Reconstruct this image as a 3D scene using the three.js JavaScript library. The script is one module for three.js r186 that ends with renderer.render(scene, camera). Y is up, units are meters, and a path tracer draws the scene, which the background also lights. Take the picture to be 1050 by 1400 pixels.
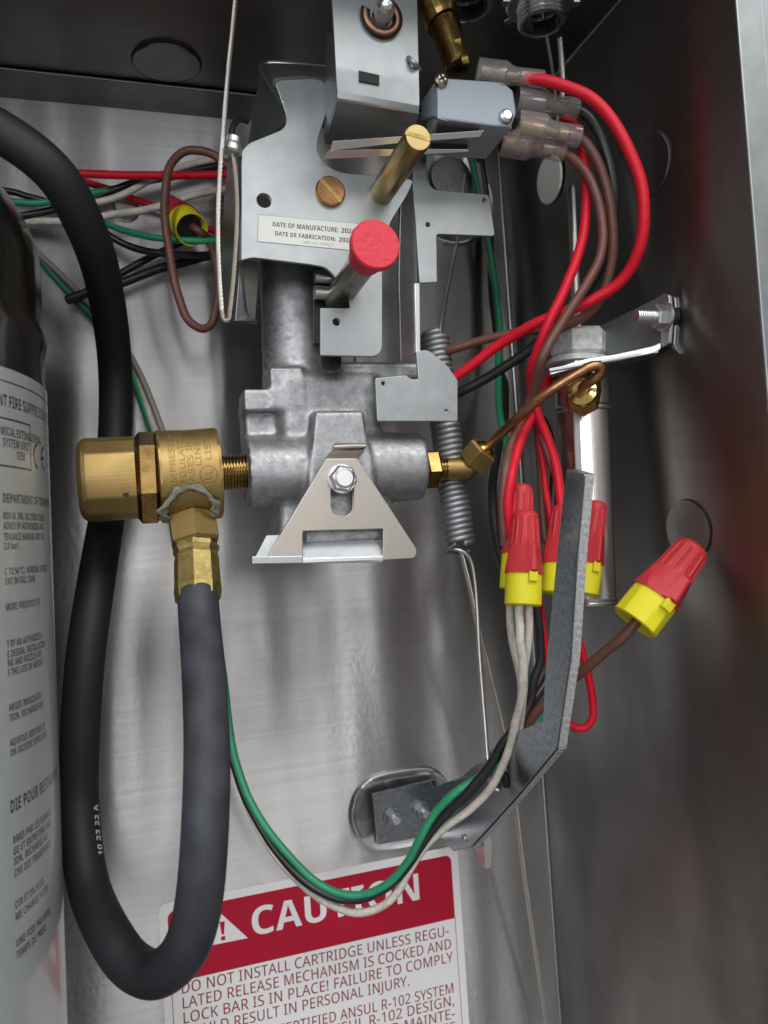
import * as THREE from 'three';
import { mergeGeometries, mergeVertices, toCreasedNormals } from 'three/addons/utils/BufferGeometryUtils.js';
import { MarchingCubes } from 'three/addons/objects/MarchingCubes.js';
import { RectAreaLightUniformsLib } from 'three/addons/lights/RectAreaLightUniformsLib.js';
import { ImprovedNoise } from 'three/addons/math/ImprovedNoise.js';

// ------------------------------------------------------------------ camera, light, exposure
const scene = new THREE.Scene();
const camera = new THREE.PerspectiveCamera(67.38, 3 / 4, 0.01, 20);
camera.position.set(0, 0, 0.45);
camera.up.set(0.05505, 0.99741, 0.04634);
camera.lookAt(0.2985, 0.02785, 0.45 - 0.954);
camera.focus = 0.36;                        // the lens is focused on the mechanism
camera.userData.fStop = 11;
const renderer = new THREE.WebGLRenderer({ antialias: true });
renderer.toneMapping = THREE.LinearToneMapping;
renderer.toneMappingExposure = 1.25;
renderer.outputColorSpace = THREE.SRGBColorSpace;
renderer.shadowMap.enabled = true;
renderer.setSize(768, 1024);
RectAreaLightUniformsLib.init();
scene.background = new THREE.Color().setRGB(0.26, 0.255, 0.255);   // the even grey of the room behind the camera

// light panels added out of view, behind and above the camera, to light the cabinet
const LAMPS = [
  { at: [0.42, 0.27, 2.2], to: [0.06, 0.05, 0.1], w: 0.17, h: 0.5, power: 8.5, color: [1, 0.985, 0.975], label: 'added narrow light panel behind the camera, slightly right of the opening' },
  { at: [-0.06, 0.27, 2.3], to: [0.02, 0.05, 0.1], w: 0.17, h: 0.5, power: 8, color: [0.93, 0.96, 1], label: 'added narrow light panel straight behind the camera' },
  { at: [-1.0, 0.55, 2.0], to: [0.0, 0.05, 0.1], w: 0.6, h: 0.9, power: 6.5, color: [0.95, 0.97, 1], label: 'added broad light panel behind the camera at the left' },
  { at: [0.35, 1.3, 1.3], to: [0.12, 0, 0.12], w: 1.8, h: 0.6, power: 5.5, color: [1, 0.985, 0.97], label: 'added wide light panel above the opening' },
];

// ------------------------------------------------------------------ helpers
let seed = 7;
const rnd = () => { seed = (seed * 1664525 + 1013904223) >>> 0; return seed / 4294967296; };
const noise = new ImprovedNoise();
const V = (a) => new THREE.Vector3(a[0], a[1], a[2]);
const used = {};
function numbered(n) { const k = used[n] = (used[n] ?? -1) + 1; return k ? `${n}_${String(k).padStart(3, '0')}` : n; }
function finish(geos) {
  const list = (Array.isArray(geos) ? geos : [geos]).map((g) => {
    const q = g.index ? g.toNonIndexed() : g.clone();
    for (const k of Object.keys(q.attributes)) if (!['position', 'normal', 'uv'].includes(k)) q.deleteAttribute(k);
    if (!q.attributes.normal) q.computeVertexNormals();
    if (!q.userData.keepUV && !g.userData.keepUV) boxUV(q);
    return q;
  });
  return list.length > 1 ? mergeGeometries(list) : list[0];
}
function boxUV(g) {                                   // uv in metres / 0.06, seen along the main axis of each face
  const p = g.attributes.position, uv = new Float32Array(p.count * 2), a = new THREE.Vector3(), b = new THREE.Vector3(), c = new THREE.Vector3();
  for (let i = 0; i < p.count; i += 3) {
    a.fromBufferAttribute(p, i); b.fromBufferAttribute(p, i + 1); c.fromBufferAttribute(p, i + 2);
    const n = b.clone().sub(a).cross(c.clone().sub(a)), x = Math.abs(n.x), y = Math.abs(n.y), z = Math.abs(n.z);
    [a, b, c].forEach((q, k) => {
      const s = x > y && x > z ? [q.z, q.y] : y > z ? [q.x, q.z] : [q.x, q.y];
      uv[(i + k) * 2] = s[0] / 0.06; uv[(i + k) * 2 + 1] = s[1] / 0.06;
    });
  }
  g.setAttribute('uv', new THREE.BufferAttribute(uv, 2));
}
function part(name, geos, mat, parent) {
  const m = new THREE.Mesh(finish(geos), mat);
  m.name = parent === scene ? numbered(name) : name;
  m.castShadow = m.receiveShadow = true;
  parent.add(m);
  return m;
}
function tag(o, label, category, group, kind) {
  o.userData.label = label;
  if (category) o.userData.category = category;
  if (group) o.userData.group = group;
  if (kind) o.userData.kind = kind;
  return o;
}
function thing(name, label, category, group) {
  const o = new THREE.Group(); o.name = numbered(name); scene.add(o);
  return tag(o, label, category, group);
}
function solo(name, geos, mat, label, category, group) { return tag(part(name, geos, mat, scene), label, category, group); }

// a round bar along a smooth path; uv: u along the length in metres, v around
function tube(pts, r, { seg = 12, step = 0.0025, caps = true, closed = false, taper = null, keepUV = false, up = null } = {}) {
  const curve = new THREE.CatmullRomCurve3(pts.map(V), closed, 'centripetal');
  curve.arcLengthDivisions = Math.max(200, pts.length * 6);
  const len = curve.getLength(), n = Math.max(6, Math.ceil(len / step));
  const P = curve.getSpacedPoints(n), pos = [], nor = [], uv = [], idx = [];
  let N = up ? V(up) : null;
  const T = P.map((p, i) => P[Math.min(i + 1, n)].clone().sub(P[Math.max(i - 1, 0)]).normalize());
  if (!N) N = Math.abs(T[0].z) < 0.8 ? new THREE.Vector3(0, 0, 1) : new THREE.Vector3(0, 1, 0);
  const ring = (c, t, R, nz, u) => {
    N.addScaledVector(t, -N.dot(t)).normalize();
    const B = t.clone().cross(N);
    for (let k = 0; k <= seg; k++) {
      const a = k / seg * Math.PI * 2, d = N.clone().multiplyScalar(Math.cos(a)).addScaledVector(B, Math.sin(a));
      pos.push(c.x + d.x * R, c.y + d.y * R, c.z + d.z * R);
      const q = d.multiplyScalar(Math.sqrt(1 - nz * nz)).addScaledVector(t, nz);
      nor.push(q.x, q.y, q.z); uv.push(u, k / seg);
    }
  };
  const rows = [];
  const rad = (i) => taper ? r * taper(i / n) : r;
  if (caps) for (const a of [1.5, 1.1, 0.6]) { const R = rad(0); rows.push([P[0].clone().addScaledVector(T[0], -R * 0.5 * Math.sin(a)), T[0], R * Math.cos(a), -Math.sin(a), 0]); }
  for (let i = 0; i <= n; i++) rows.push([P[i], T[i], rad(i), 0, i / n * len]);
  if (caps) for (const a of [0.6, 1.1, 1.5]) { const R = rad(n); rows.push([P[n].clone().addScaledVector(T[n], R * 0.5 * Math.sin(a)), T[n], R * Math.cos(a), Math.sin(a), len]); }
  for (const q of rows) ring(...q);
  for (let i = 0; i < rows.length - 1; i++) for (let k = 0; k < seg; k++) { const a = i * (seg + 1) + k, b = a + seg + 1; idx.push(a, a + 1, b, b, a + 1, b + 1); }
  const g = new THREE.BufferGeometry();
  g.setAttribute('position', new THREE.Float32BufferAttribute(pos, 3));
  g.setAttribute('normal', new THREE.Float32BufferAttribute(nor, 3));
  g.setAttribute('uv', new THREE.Float32BufferAttribute(uv, 2));
  g.setIndex(idx);
  g.userData.keepUV = keepUV;
  return g;
}
// twisted wire rope
function rope(pts, r, strands = 5, pitch = 8) {
  const curve = new THREE.CatmullRomCurve3(pts.map(V), false, 'centripetal'); curve.arcLengthDivisions = 2000;
  const len = curve.getLength(), n = Math.ceil(len / (r * pitch) * 10), P = curve.getSpacedPoints(n), out = [];
  let N = new THREE.Vector3(0, 0, 1); const fr = [];
  for (let i = 0; i <= n; i++) {
    const t = P[Math.min(i + 1, n)].clone().sub(P[Math.max(i - 1, 0)]).normalize();
    N = N.clone().addScaledVector(t, -N.dot(t)).normalize(); fr.push([N, t.clone().cross(N)]);
  }
  for (let s = 0; s < strands; s++) {
    const q = P.map((p, i) => { const a = s / strands * Math.PI * 2 + i / 10 * Math.PI * 2; return p.clone().addScaledVector(fr[i][0], Math.cos(a) * r * 0.62).addScaledVector(fr[i][1], Math.sin(a) * r * 0.62).toArray(); });
    out.push(tube(q, r * 0.42, { seg: 5, step: r * pitch / 10, caps: false }));
  }
  return mergeGeometries(out);
}
// a turned body along the line from a to b: profile = [[share of the length, radius in m] ...]
function turned(a, b, profile, seg = 40, flat = false) {
  const A = V(a), B = V(b), L = A.distanceTo(B);
  let g = new THREE.LatheGeometry(profile.map(([t, r]) => new THREE.Vector2(Math.max(r, 1e-6), t * L)), seg);
  g = toCreasedNormals(g.toNonIndexed(), flat ? 0.1 : 0.55);
  g.applyQuaternion(new THREE.Quaternion().setFromUnitVectors(new THREE.Vector3(0, 1, 0), B.clone().sub(A).normalize()));
  g.translate(A.x, A.y, A.z);
  return g;
}
// a hexagonal nut between a and b, R over the corners, edges chamfered
function hex(a, b, R, { hole = 0, spin = 0, sides = 6 } = {}) {
  const L = V(a).distanceTo(V(b)), c = Math.min(0.12 * R, L * 0.2);
  const prof = [[hole, 0], [R * 0.88, 0], [R, c], [R, L - c], [R * 0.88, L], [hole, L]];
  let g = new THREE.LatheGeometry(prof.map(([r, t]) => new THREE.Vector2(Math.max(r, 1e-6), t)), sides);
  g = toCreasedNormals(g.toNonIndexed(), 0.2);
  g.rotateY(spin);
  g.applyQuaternion(new THREE.Quaternion().setFromUnitVectors(new THREE.Vector3(0, 1, 0), V(b).sub(V(a)).normalize()));
  g.translate(...a);
  return g;
}
// external screw thread between a and b
function thread(a, b, R, turns, depth = 0.08) {
  const prof = [[0, 0], [0, R * (1 - depth)]];
  for (let i = 0; i < turns; i++) prof.push([(i + 0.1) / turns, R * (1 - depth)], [(i + 0.4) / turns, R], [(i + 0.6) / turns, R], [(i + 0.95) / turns, R * (1 - depth)]);
  prof.push([1, 0]);
  return turned(a, b, prof, 28);
}
// flat plate: outline of points (front face), thickness behind it, rounded corners, holes { c, r } or outlines
function plate(pts, th, { round = 0, holes = [], bevel = 0.0003 } = {}) {
  const p = pts.map(V), n = new THREE.Vector3(), o = new THREE.Vector3();
  p.forEach((a, i) => { const b = p[(i + 1) % p.length]; n.x += (a.y - b.y) * (a.z + b.z); n.y += (a.z - b.z) * (a.x + b.x); n.z += (a.x - b.x) * (a.y + b.y); o.add(a); });
  n.normalize(); o.divideScalar(p.length);
  if (n.dot(new THREE.Vector3(0, 0, 0.45).sub(o)) < 0) n.negate();
  const u = (Math.abs(n.x) < 0.9 ? new THREE.Vector3(1, 0, 0) : new THREE.Vector3(0, 0, -1)); u.addScaledVector(n, -u.dot(n)).normalize();
  const v = n.clone().cross(u), to2 = (a) => { const d = a.clone().sub(o); return new THREE.Vector2(d.dot(u), d.dot(v)); };
  const trace = (shape, q) => {
    q.forEach((c, i) => {
      const a = q[(i + q.length - 1) % q.length], b = q[(i + 1) % q.length];
      const r = Math.min(Array.isArray(round) ? round[i] ?? 0 : round, a.distanceTo(c) / 2.05, b.distanceTo(c) / 2.05);
      const s = c.clone().add(a.clone().sub(c).setLength(r)), e = c.clone().add(b.clone().sub(c).setLength(r));
      if (r < 1e-5) { i ? shape.lineTo(c.x, c.y) : shape.moveTo(c.x, c.y); return; }
      i ? shape.lineTo(s.x, s.y) : shape.moveTo(s.x, s.y);
      shape.quadraticCurveTo(c.x, c.y, e.x, e.y);
    });
    shape.closePath();
  };
  const shape = new THREE.Shape(); trace(shape, p.map(to2));
  for (const hl of holes) {
    const path = new THREE.Path();
    if (hl.r) { const c = to2(V(hl.c)); path.absarc(c.x, c.y, hl.r, 0, Math.PI * 2, true); } else { const keep = round; round = hl.round ?? 0; trace(path, hl.map ? hl.map((a) => to2(V(a))) : hl.pts.map((a) => to2(V(a)))); round = keep; }
    shape.holes.push(path);
  }
  const g = new THREE.ExtrudeGeometry(shape, { depth: th - 2 * bevel, bevelEnabled: true, bevelSize: bevel, bevelOffset: -bevel, bevelThickness: bevel, bevelSegments: 2, curveSegments: 10 });
  g.translate(0, 0, -(th - bevel));
  g.applyMatrix4(new THREE.Matrix4().makeBasis(u, v, n).setPosition(o));
  return g;
}
// bent sheet between two edge lines of equally many points
function sheet(A, B, th, flip = false, rows = 0) {
  if (rows) { const f = (q) => { const c = new THREE.CatmullRomCurve3(q.map(V), false, 'centripetal'), o = []; for (let i = 0; i <= rows; i++) o.push(c.getPoint(i / rows).toArray()); return o; }; A = f(A); B = f(B); }
  const n = A.length, pos = [], tri = (a, b, c) => pos.push(...a, ...b, ...c), quad = (a, b, c, d) => { tri(a, b, c); tri(a, c, d); };
  const a = A.map(V), b = B.map(V), N = a.map((p, i) => {
    const t = a[Math.min(i + 1, n - 1)].clone().sub(a[Math.max(i - 1, 0)]).add(b[Math.min(i + 1, n - 1)].clone().sub(b[Math.max(i - 1, 0)]));
    return t.cross(b[i].clone().sub(p)).normalize().multiplyScalar(flip ? -th : th);
  });
  const a2 = a.map((p, i) => p.clone().add(N[i])), b2 = b.map((p, i) => p.clone().add(N[i])), q = (...l) => quad(...l.map((p) => p.toArray()));
  for (let i = 0; i < n - 1; i++) {
    q(a[i], a[i + 1], b[i + 1], b[i]); q(a2[i], b2[i], b2[i + 1], a2[i + 1]);
    q(a[i], a2[i], a2[i + 1], a[i + 1]); q(b[i], b[i + 1], b2[i + 1], b2[i]);
  }
  q(a[0], b[0], b2[0], a2[0]); q(a[n - 1], a2[n - 1], b2[n - 1], b[n - 1]);
  const g = new THREE.BufferGeometry(); g.setAttribute('position', new THREE.Float32BufferAttribute(pos, 3));
  return toCreasedNormals(g, 0.62);
}
// block with softened edges from centre, size (m) and turn
function block(c, [w, h, d], bev = 0.0008, rot = [0, 0, 0]) {
  const s = new THREE.Shape(); const x = w / 2 - bev, y = h / 2 - bev;
  s.moveTo(-x, -y); s.lineTo(x, -y); s.lineTo(x, y); s.lineTo(-x, y); s.closePath();
  const g = new THREE.ExtrudeGeometry(s, { depth: d - 2 * bev, bevelEnabled: true, bevelSize: bev, bevelThickness: bev, bevelSegments: 2 });
  g.translate(0, 0, -(d - 2 * bev) / 2); g.rotateX(rot[0]); g.rotateY(rot[1]); g.rotateZ(rot[2]); g.translate(...c);
  return g;
}
const mix = (a, b, t) => a.map((x, i) => x + (b[i] - x) * t);
const off = (a, x, y, z) => [a[0] + x, a[1] + y, a[2] + z];

// ------------------------------------------------------------------ surfaces
function dataTex(n, fn, srgb = false, m = n) {
  const d = new Uint8Array(n * m * 4);
  for (let y = 0; y < m; y++) for (let x = 0; x < n; x++) { const c = fn(x / n, y / m, x, y), i = (y * n + x) * 4; const a = Array.isArray(c) ? c : [c, c, c]; for (let k = 0; k < 3; k++) d[i + k] = Math.max(0, Math.min(255, a[k] * 255)); d[i + 3] = 255; }
  const t = new THREE.DataTexture(d, n, m); t.wrapS = t.wrapT = THREE.RepeatWrapping; t.magFilter = THREE.LinearFilter; t.minFilter = THREE.LinearMipmapLinearFilter; t.generateMipmaps = true;
  if (srgb) t.colorSpace = THREE.SRGBColorSpace;
  t.needsUpdate = true; return t;
}
const wrapN = (x, y, f, z) => {                        // noise that repeats over 0..1
  const s = (a, b) => noise.noise(a * f, b * f, z), bx = x, by = y;
  return s(bx, by) * (1 - bx) * (1 - by) + s(bx - 1, by) * bx * (1 - by) + s(bx, by - 1) * (1 - bx) * by + s(bx - 1, by - 1) * bx * by;
};
const fbm = (x, y, f, z) => wrapN(x, y, f, z) + 0.5 * wrapN(x, y, f * 2.1, z + 3) + 0.25 * wrapN(x, y, f * 4.3, z + 7);
const rep = (t, x, y = x) => { const c = t.clone(); c.repeat.set(x, y); c.needsUpdate = true; return c; };
const blotch = dataTex(256, (x, y) => 0.5 + 0.45 * fbm(x, y, 6, 1));
const speck = dataTex(256, (x, y) => 0.72 + 0.25 * fbm(x, y, 14, 4) + (rnd() - 0.5) * 0.22);
const calm = dataTex(256, (x, y) => 0.88 + 0.08 * fbm(x, y, 5, 4) + (rnd() - 0.5) * 0.05);
const grit = dataTex(256, (x, y) => 0.5 + 0.3 * fbm(x, y, 26, 9) + (rnd() - 0.5) * 0.5);
const rowOf = Array.from({ length: 512 }, () => rnd());
const brush = dataTex(512, (x, y, i, j) => 0.5 + 0.32 * (rowOf[j] - 0.5) + 0.2 * wrapN(x, y, 5, j * 0.37) + 0.18 * fbm(x, y, 3, 2), false);
const brushRough = dataTex(512, (x, y, i, j) => 0.62 + 0.25 * (rowOf[(j * 7) % 512] - 0.5) + 0.35 * fbm(x, y, 4, 12), false);
const sheetRough = dataTex(1024, (x, y, i, j) => 0.66 + 0.03 * (rowOf[(j * 13) % 512] - 0.5) + 0.10 * noise.noise(x * 22, y * 3, 2.5) + 0.05 * noise.noise(x * 60, y * 30, 8));
const sheetWave = dataTex(512, (x, y, i, j) => 0.5 + 0.30 * noise.noise(x * 9, y * 2.2, 5.2) + 0.12 * noise.noise(x * 23, y * 4, 1.3) + 0.012 * (rowOf[(j * 5) % 512] - 0.5));
const sheetColor = dataTex(1024, (x, y, i, j) => { const v = 0.95 + 0.09 * (rowOf[(j * 11) % 512] - 0.5) * (0.6 + 0.8 * noise.noise(x * 14, j * 0.7, 3)) + 0.05 * noise.noise(x * 8, y * 6, 12) - (rnd() > 0.9995 ? 0.2 : 0); return [v, v * 0.995, v * 0.99]; }, false);
const mottle = dataTex(512, (x, y, i, j) => { const v = 0.92 + 0.20 * fbm(x, y, 4, 51) + 0.06 * fbm(x, y, 17, 57) + 0.04 * (rowOf[(j * 3) % 512] - 0.5) + (rnd() > 0.9994 ? 0.5 : 0); return [v, v * 0.985, v * 0.97]; }, false);
const mottleRough = dataTex(512, (x, y, i, j) => 0.66 + 0.22 * fbm(x, y, 5, 61) + 0.05 * (rowOf[j] - 0.5), false);
for (const t of [mottle, mottleRough]) t.repeat.set(0.3, 0.14);
const dust = dataTex(256, (x, y) => { const v = 0.97 + 0.05 * fbm(x, y, 5, 33) - (rnd() > 0.993 ? 0.12 : 0); return [v, v, v]; }, false);
for (const t of [sheetRough, sheetWave, sheetColor]) { t.repeat.set(0.1, 0.0857); t.offset.set(0.6, 0.62); }
const castColor = dataTex(256, (x, y) => { const v = 0.82 + 0.34 * fbm(x, y, 9, 5) + 0.16 * fbm(x, y, 30, 15) + (rnd() - 0.5) * 0.2 - (rnd() > 0.985 ? 0.4 : 0); return [v, v, v * 1.01]; }, false);
const scr = Array.from({ length: 34 }, () => [rnd(), rnd(), rnd() * 3.1, 0.04 + rnd() * 0.13]);
const zincColor = dataTex(512, (x, y) => {
  let v = 0.9 + 0.12 * fbm(x, y, 7, 8) + (rnd() - 0.5) * 0.04 + (rnd() > 0.9992 ? 0.3 : 0) - (rnd() > 0.9994 ? 0.35 : 0);
  for (const [a, b, t, l] of scr) { const dx = x - a, dy = y - b, u = dx * Math.cos(t) + dy * Math.sin(t), w = Math.abs(dy * Math.cos(t) - dx * Math.sin(t)); if (Math.abs(u) < l && w < 0.0016) v += 0.09 * (1 - Math.abs(u) / l); }
  return [v, v, v];
}, false);
const passivate = dataTex(256, (x, y) => { const a = fbm(x, y, 3, 15), b = fbm(x, y, 4, 25); return [0.92 + 0.08 * a, 0.88 + 0.05 * b, 0.82 + 0.10 * b - 0.06 * a]; }, false);
const spangle = dataTex(256, (x, y) => { const a = fbm(x, y, 12, 41); return 0.75 + 0.35 * a + (rnd() - 0.5) * 0.2; }, false);

const std = (name, rgb, rough, metal, extra = {}) => { const m = new THREE.MeshPhysicalMaterial({ roughness: rough, metalness: metal, side: THREE.DoubleSide, ...extra }); m.color.setRGB(...rgb); m.name = name; return m; };
const M = {
  steel: std('brushed stainless steel', [0.53, 0.525, 0.53], 0.68, 1, { map: sheetColor, roughnessMap: sheetRough, bumpMap: sheetWave, bumpScale: 0.009, anisotropy: 0.97, anisotropyRotation: Math.PI / 2 }),
  shadedSideSteel: std('side stainless steel with painted shade', [0.30, 0.29, 0.28], 0.74, 1, { map: mottle, roughnessMap: mottleRough, bumpMap: sheetWave, bumpScale: 0.003, anisotropy: 0.93, anisotropyRotation: Math.PI / 2 }),  // same steel as the back, its shade put into a darker colour
  pressed: std('pressed stainless steel', [0.60, 0.585, 0.58], 0.42, 1, { roughnessMap: calm }),
  shadedTopSteel: std('top stainless steel with painted shade', [0.20, 0.195, 0.19], 0.6, 1, { roughnessMap: rep(brushRough, 0.5, 0.5), bumpMap: rep(brush, 0.4, 2), bumpScale: 0.000003 }),  // the dark reflection on the top panel is put into the base colour
  zinc: std('zinc plated steel', [0.36, 0.385, 0.395], 0.56, 1, { map: zincColor, roughnessMap: rep(calm, 1.3), bumpMap: rep(grit, 2.2), bumpScale: 0.000004 }),
  zincDark: std('dull zinc plated steel', [0.42, 0.44, 0.46], 0.45, 1, { map: zincColor, roughnessMap: rep(calm, 1.3) }),
  fitting: std('zinc die cast fitting', [0.56, 0.58, 0.60], 0.4, 1, { roughnessMap: speck }),
  zincBright: std('bright zinc hardware', [0.62, 0.63, 0.64], 0.42, 1, { roughnessMap: calm }),
  passivated: std('yellow passivated zinc', [0.45, 0.445, 0.43], 0.5, 1, { map: rep(passivate, 0.8), roughnessMap: calm }),
  galv: std('spangled galvanized steel', [0.36, 0.39, 0.42], 0.3, 1, { map: rep(spangle, 2), roughnessMap: rep(spangle, 3), bumpMap: rep(grit, 1.5), bumpScale: 0.00003 }),
  cutEdge: std('sheared steel edge', [0.85, 0.86, 0.87], 0.6, 1, { map: rep(spangle, 3), bumpMap: rep(grit, 3), bumpScale: 0.00012 }),
  corroded: std('corroded zinc', [0.74, 0.75, 0.74], 0.8, 0.3, { map: rep(spangle, 1.6), bumpMap: rep(grit, 1.2), bumpScale: 0.00025 }),
  cast: std('cast aluminium', [0.40, 0.41, 0.42], 0.74, 0.85, { map: castColor, bumpMap: rep(grit, 1.2), bumpScale: 0.00009, roughnessMap: rep(speck, 2) }),
  brass: std('brass', [0.38, 0.265, 0.105], 0.6, 1, { roughnessMap: calm, map: rep(zincColor, 1.5) }),
  brassPin: std('turned brass', [0.42, 0.32, 0.15], 0.36, 1, { roughnessMap: calm }),
  brassDark: std('tarnished brass', [0.36, 0.235, 0.08], 0.42, 1, { roughnessMap: speck, map: castColor }),
  brassBright: std('bright brass', [0.78, 0.58, 0.20], 0.25, 1, { roughnessMap: speck }),
  bronze: std('bronze', [0.62, 0.33, 0.15], 0.3, 1, { roughnessMap: speck, map: castColor }),
  ferrule: std('crimped brass', [0.43, 0.345, 0.13], 0.75, 1, { roughnessMap: rep(speck, 2), map: castColor, bumpMap: rep(grit, 1), bumpScale: 0.00008 }),
  copper: std('copper tube', [0.43, 0.22, 0.11], 0.55, 1, { roughnessMap: speck, map: castColor }),
  sealant: std('grey green sealant', [0.17, 0.175, 0.13], 0.7, 0, { bumpMap: rep(grit, 2), bumpScale: 0.0002 }),
  tubeSteel: std('satin stainless tube', [0.64, 0.62, 0.60], 0.34, 1, { roughnessMap: calm }),
  spring: std('spring steel', [0.36, 0.375, 0.39], 0.66, 1, { roughnessMap: calm }),
  ropeSteel: std('steel wire rope', [0.66, 0.64, 0.60], 0.42, 1),
  ropeDark: std('darkened wire rope', [0.36, 0.33, 0.28], 0.45, 1),
  tray: std('zinc with painted pale reflection', [0.78, 0.81, 0.83], 0.72, 0.9, { map: zincColor }),  // paler than the other zinc: reflected ceiling light put into the colour
  leafSpring: std('spring strip', [0.52, 0.50, 0.46], 0.35, 1),
  dark: std('dark opening', [0.012, 0.012, 0.013], 0.8, 0),
  blackCover: std('smoky black', [0.02, 0.02, 0.022], 0.4, 0),
  switchGrey: std('blue grey switch plastic', [0.30, 0.345, 0.40], 0.45, 0, { bumpMap: rep(grit, 1.5), bumpScale: 0.00003 }),
  rubber: std('black rubber', [0.021, 0.022, 0.026], 0.62, 0, { bumpMap: rep(grit, 1.4), bumpScale: 0.00004, specularIntensity: 0.7 }),
  redPlastic: std('red plastic', [0.47, 0.028, 0.036], 0.5, 0, { specularIntensity: 0.7, map: dust, bumpMap: rep(grit, 2), bumpScale: 0.00004 }),
  redCap: std('bright red cap', [0.58, 0.022, 0.045], 0.6, 0, { bumpMap: rep(blotch, 4), bumpScale: 0.0005 }),
  yellowPlastic: std('yellow plastic', [0.68, 0.62, 0.02], 0.5, 0, { specularIntensity: 0.6, map: dust, bumpMap: rep(grit, 2), bumpScale: 0.00003 }),
  red: std('red insulation', [0.56, 0.006, 0.022], 0.5, 0, { specularIntensity: 0.6, bumpMap: rep(blotch, 3), bumpScale: 0.00025 }),
  brown: std('brown insulation', [0.125, 0.048, 0.035], 0.5, 0, { bumpMap: rep(blotch, 3), bumpScale: 0.00025 }),
  black: std('black insulation', [0.014, 0.014, 0.016], 0.38, 0),
  green: std('green insulation', [0.02, 0.25, 0.12], 0.45, 0, { bumpMap: rep(blotch, 3), bumpScale: 0.00025 }),
  white: std('off white insulation', [0.66, 0.61, 0.54], 0.5, 0, { map: castColor, bumpMap: rep(blotch, 3), bumpScale: 0.00025 }),
  greyWire: std('grey insulation', [0.28, 0.265, 0.25], 0.45, 0),
  clear: std('clear nylon sleeve', [0.86, 0.80, 0.78], 0.12, 0, { transmission: 0.85, thickness: 0, ior: 1.45 }),
  pin: std('dull plated pin', [0.44, 0.40, 0.30], 0.45, 1, { map: castColor, roughnessMap: speck }),
  holeLightWhite: std('white of light through a hole', [0.75, 0.75, 0.71], 0.6, 0),
  tank: std('polished tank steel', [0.27, 0.25, 0.23], 0.3, 1, { roughnessMap: rep(speck, 0.8), bumpMap: rep(blotch, 0.6), bumpScale: 0.0004 }),
  lampGlow: std('lamp diffuser', [0.8, 0.8, 0.8], 0.6, 0, { emissive: new THREE.Color(1, 0.99, 0.97), emissiveIntensity: 1 }),
  lampBody: std('white lamp housing', [0.7, 0.7, 0.7], 0.5, 0),
};

// ------------------------------------------------------------------ added lamps, out of view
for (const L of LAMPS) {
  const g = thing('added_lamp', L.label, 'ceiling lamp', 'added lamps behind the camera');
  g.position.set(...L.at); g.lookAt(...L.to);
  part('lamp_housing', block([0, 0, -0.03], [L.w + 0.04, L.h + 0.04, 0.05], 0.004), M.lampBody, g);
  part('diffuser', block([0, 0, -0.002], [L.w, L.h, 0.004], 0.001), M.lampGlow, g);
  const a = new THREE.RectAreaLight(new THREE.Color().setRGB(...L.color), L.power, L.w, L.h);
  const d = V(L.to).sub(V(L.at)).normalize();
  a.position.copy(V(L.at).addScaledVector(d, 0.006)); a.lookAt(...L.to);
  scene.add(a);
}

// ------------------------------------------------------------------ steel cabinet
const XR = 0.236, YT = 0.2525, XL = -0.36, YB = -0.42, ZF = 0.208;
const cabinet = new THREE.Group(); cabinet.name = numbered('steel_cabinet'); scene.add(cabinet);
tag(cabinet, 'brushed stainless steel cabinet that holds the release mechanism', null, null, 'structure');
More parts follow.
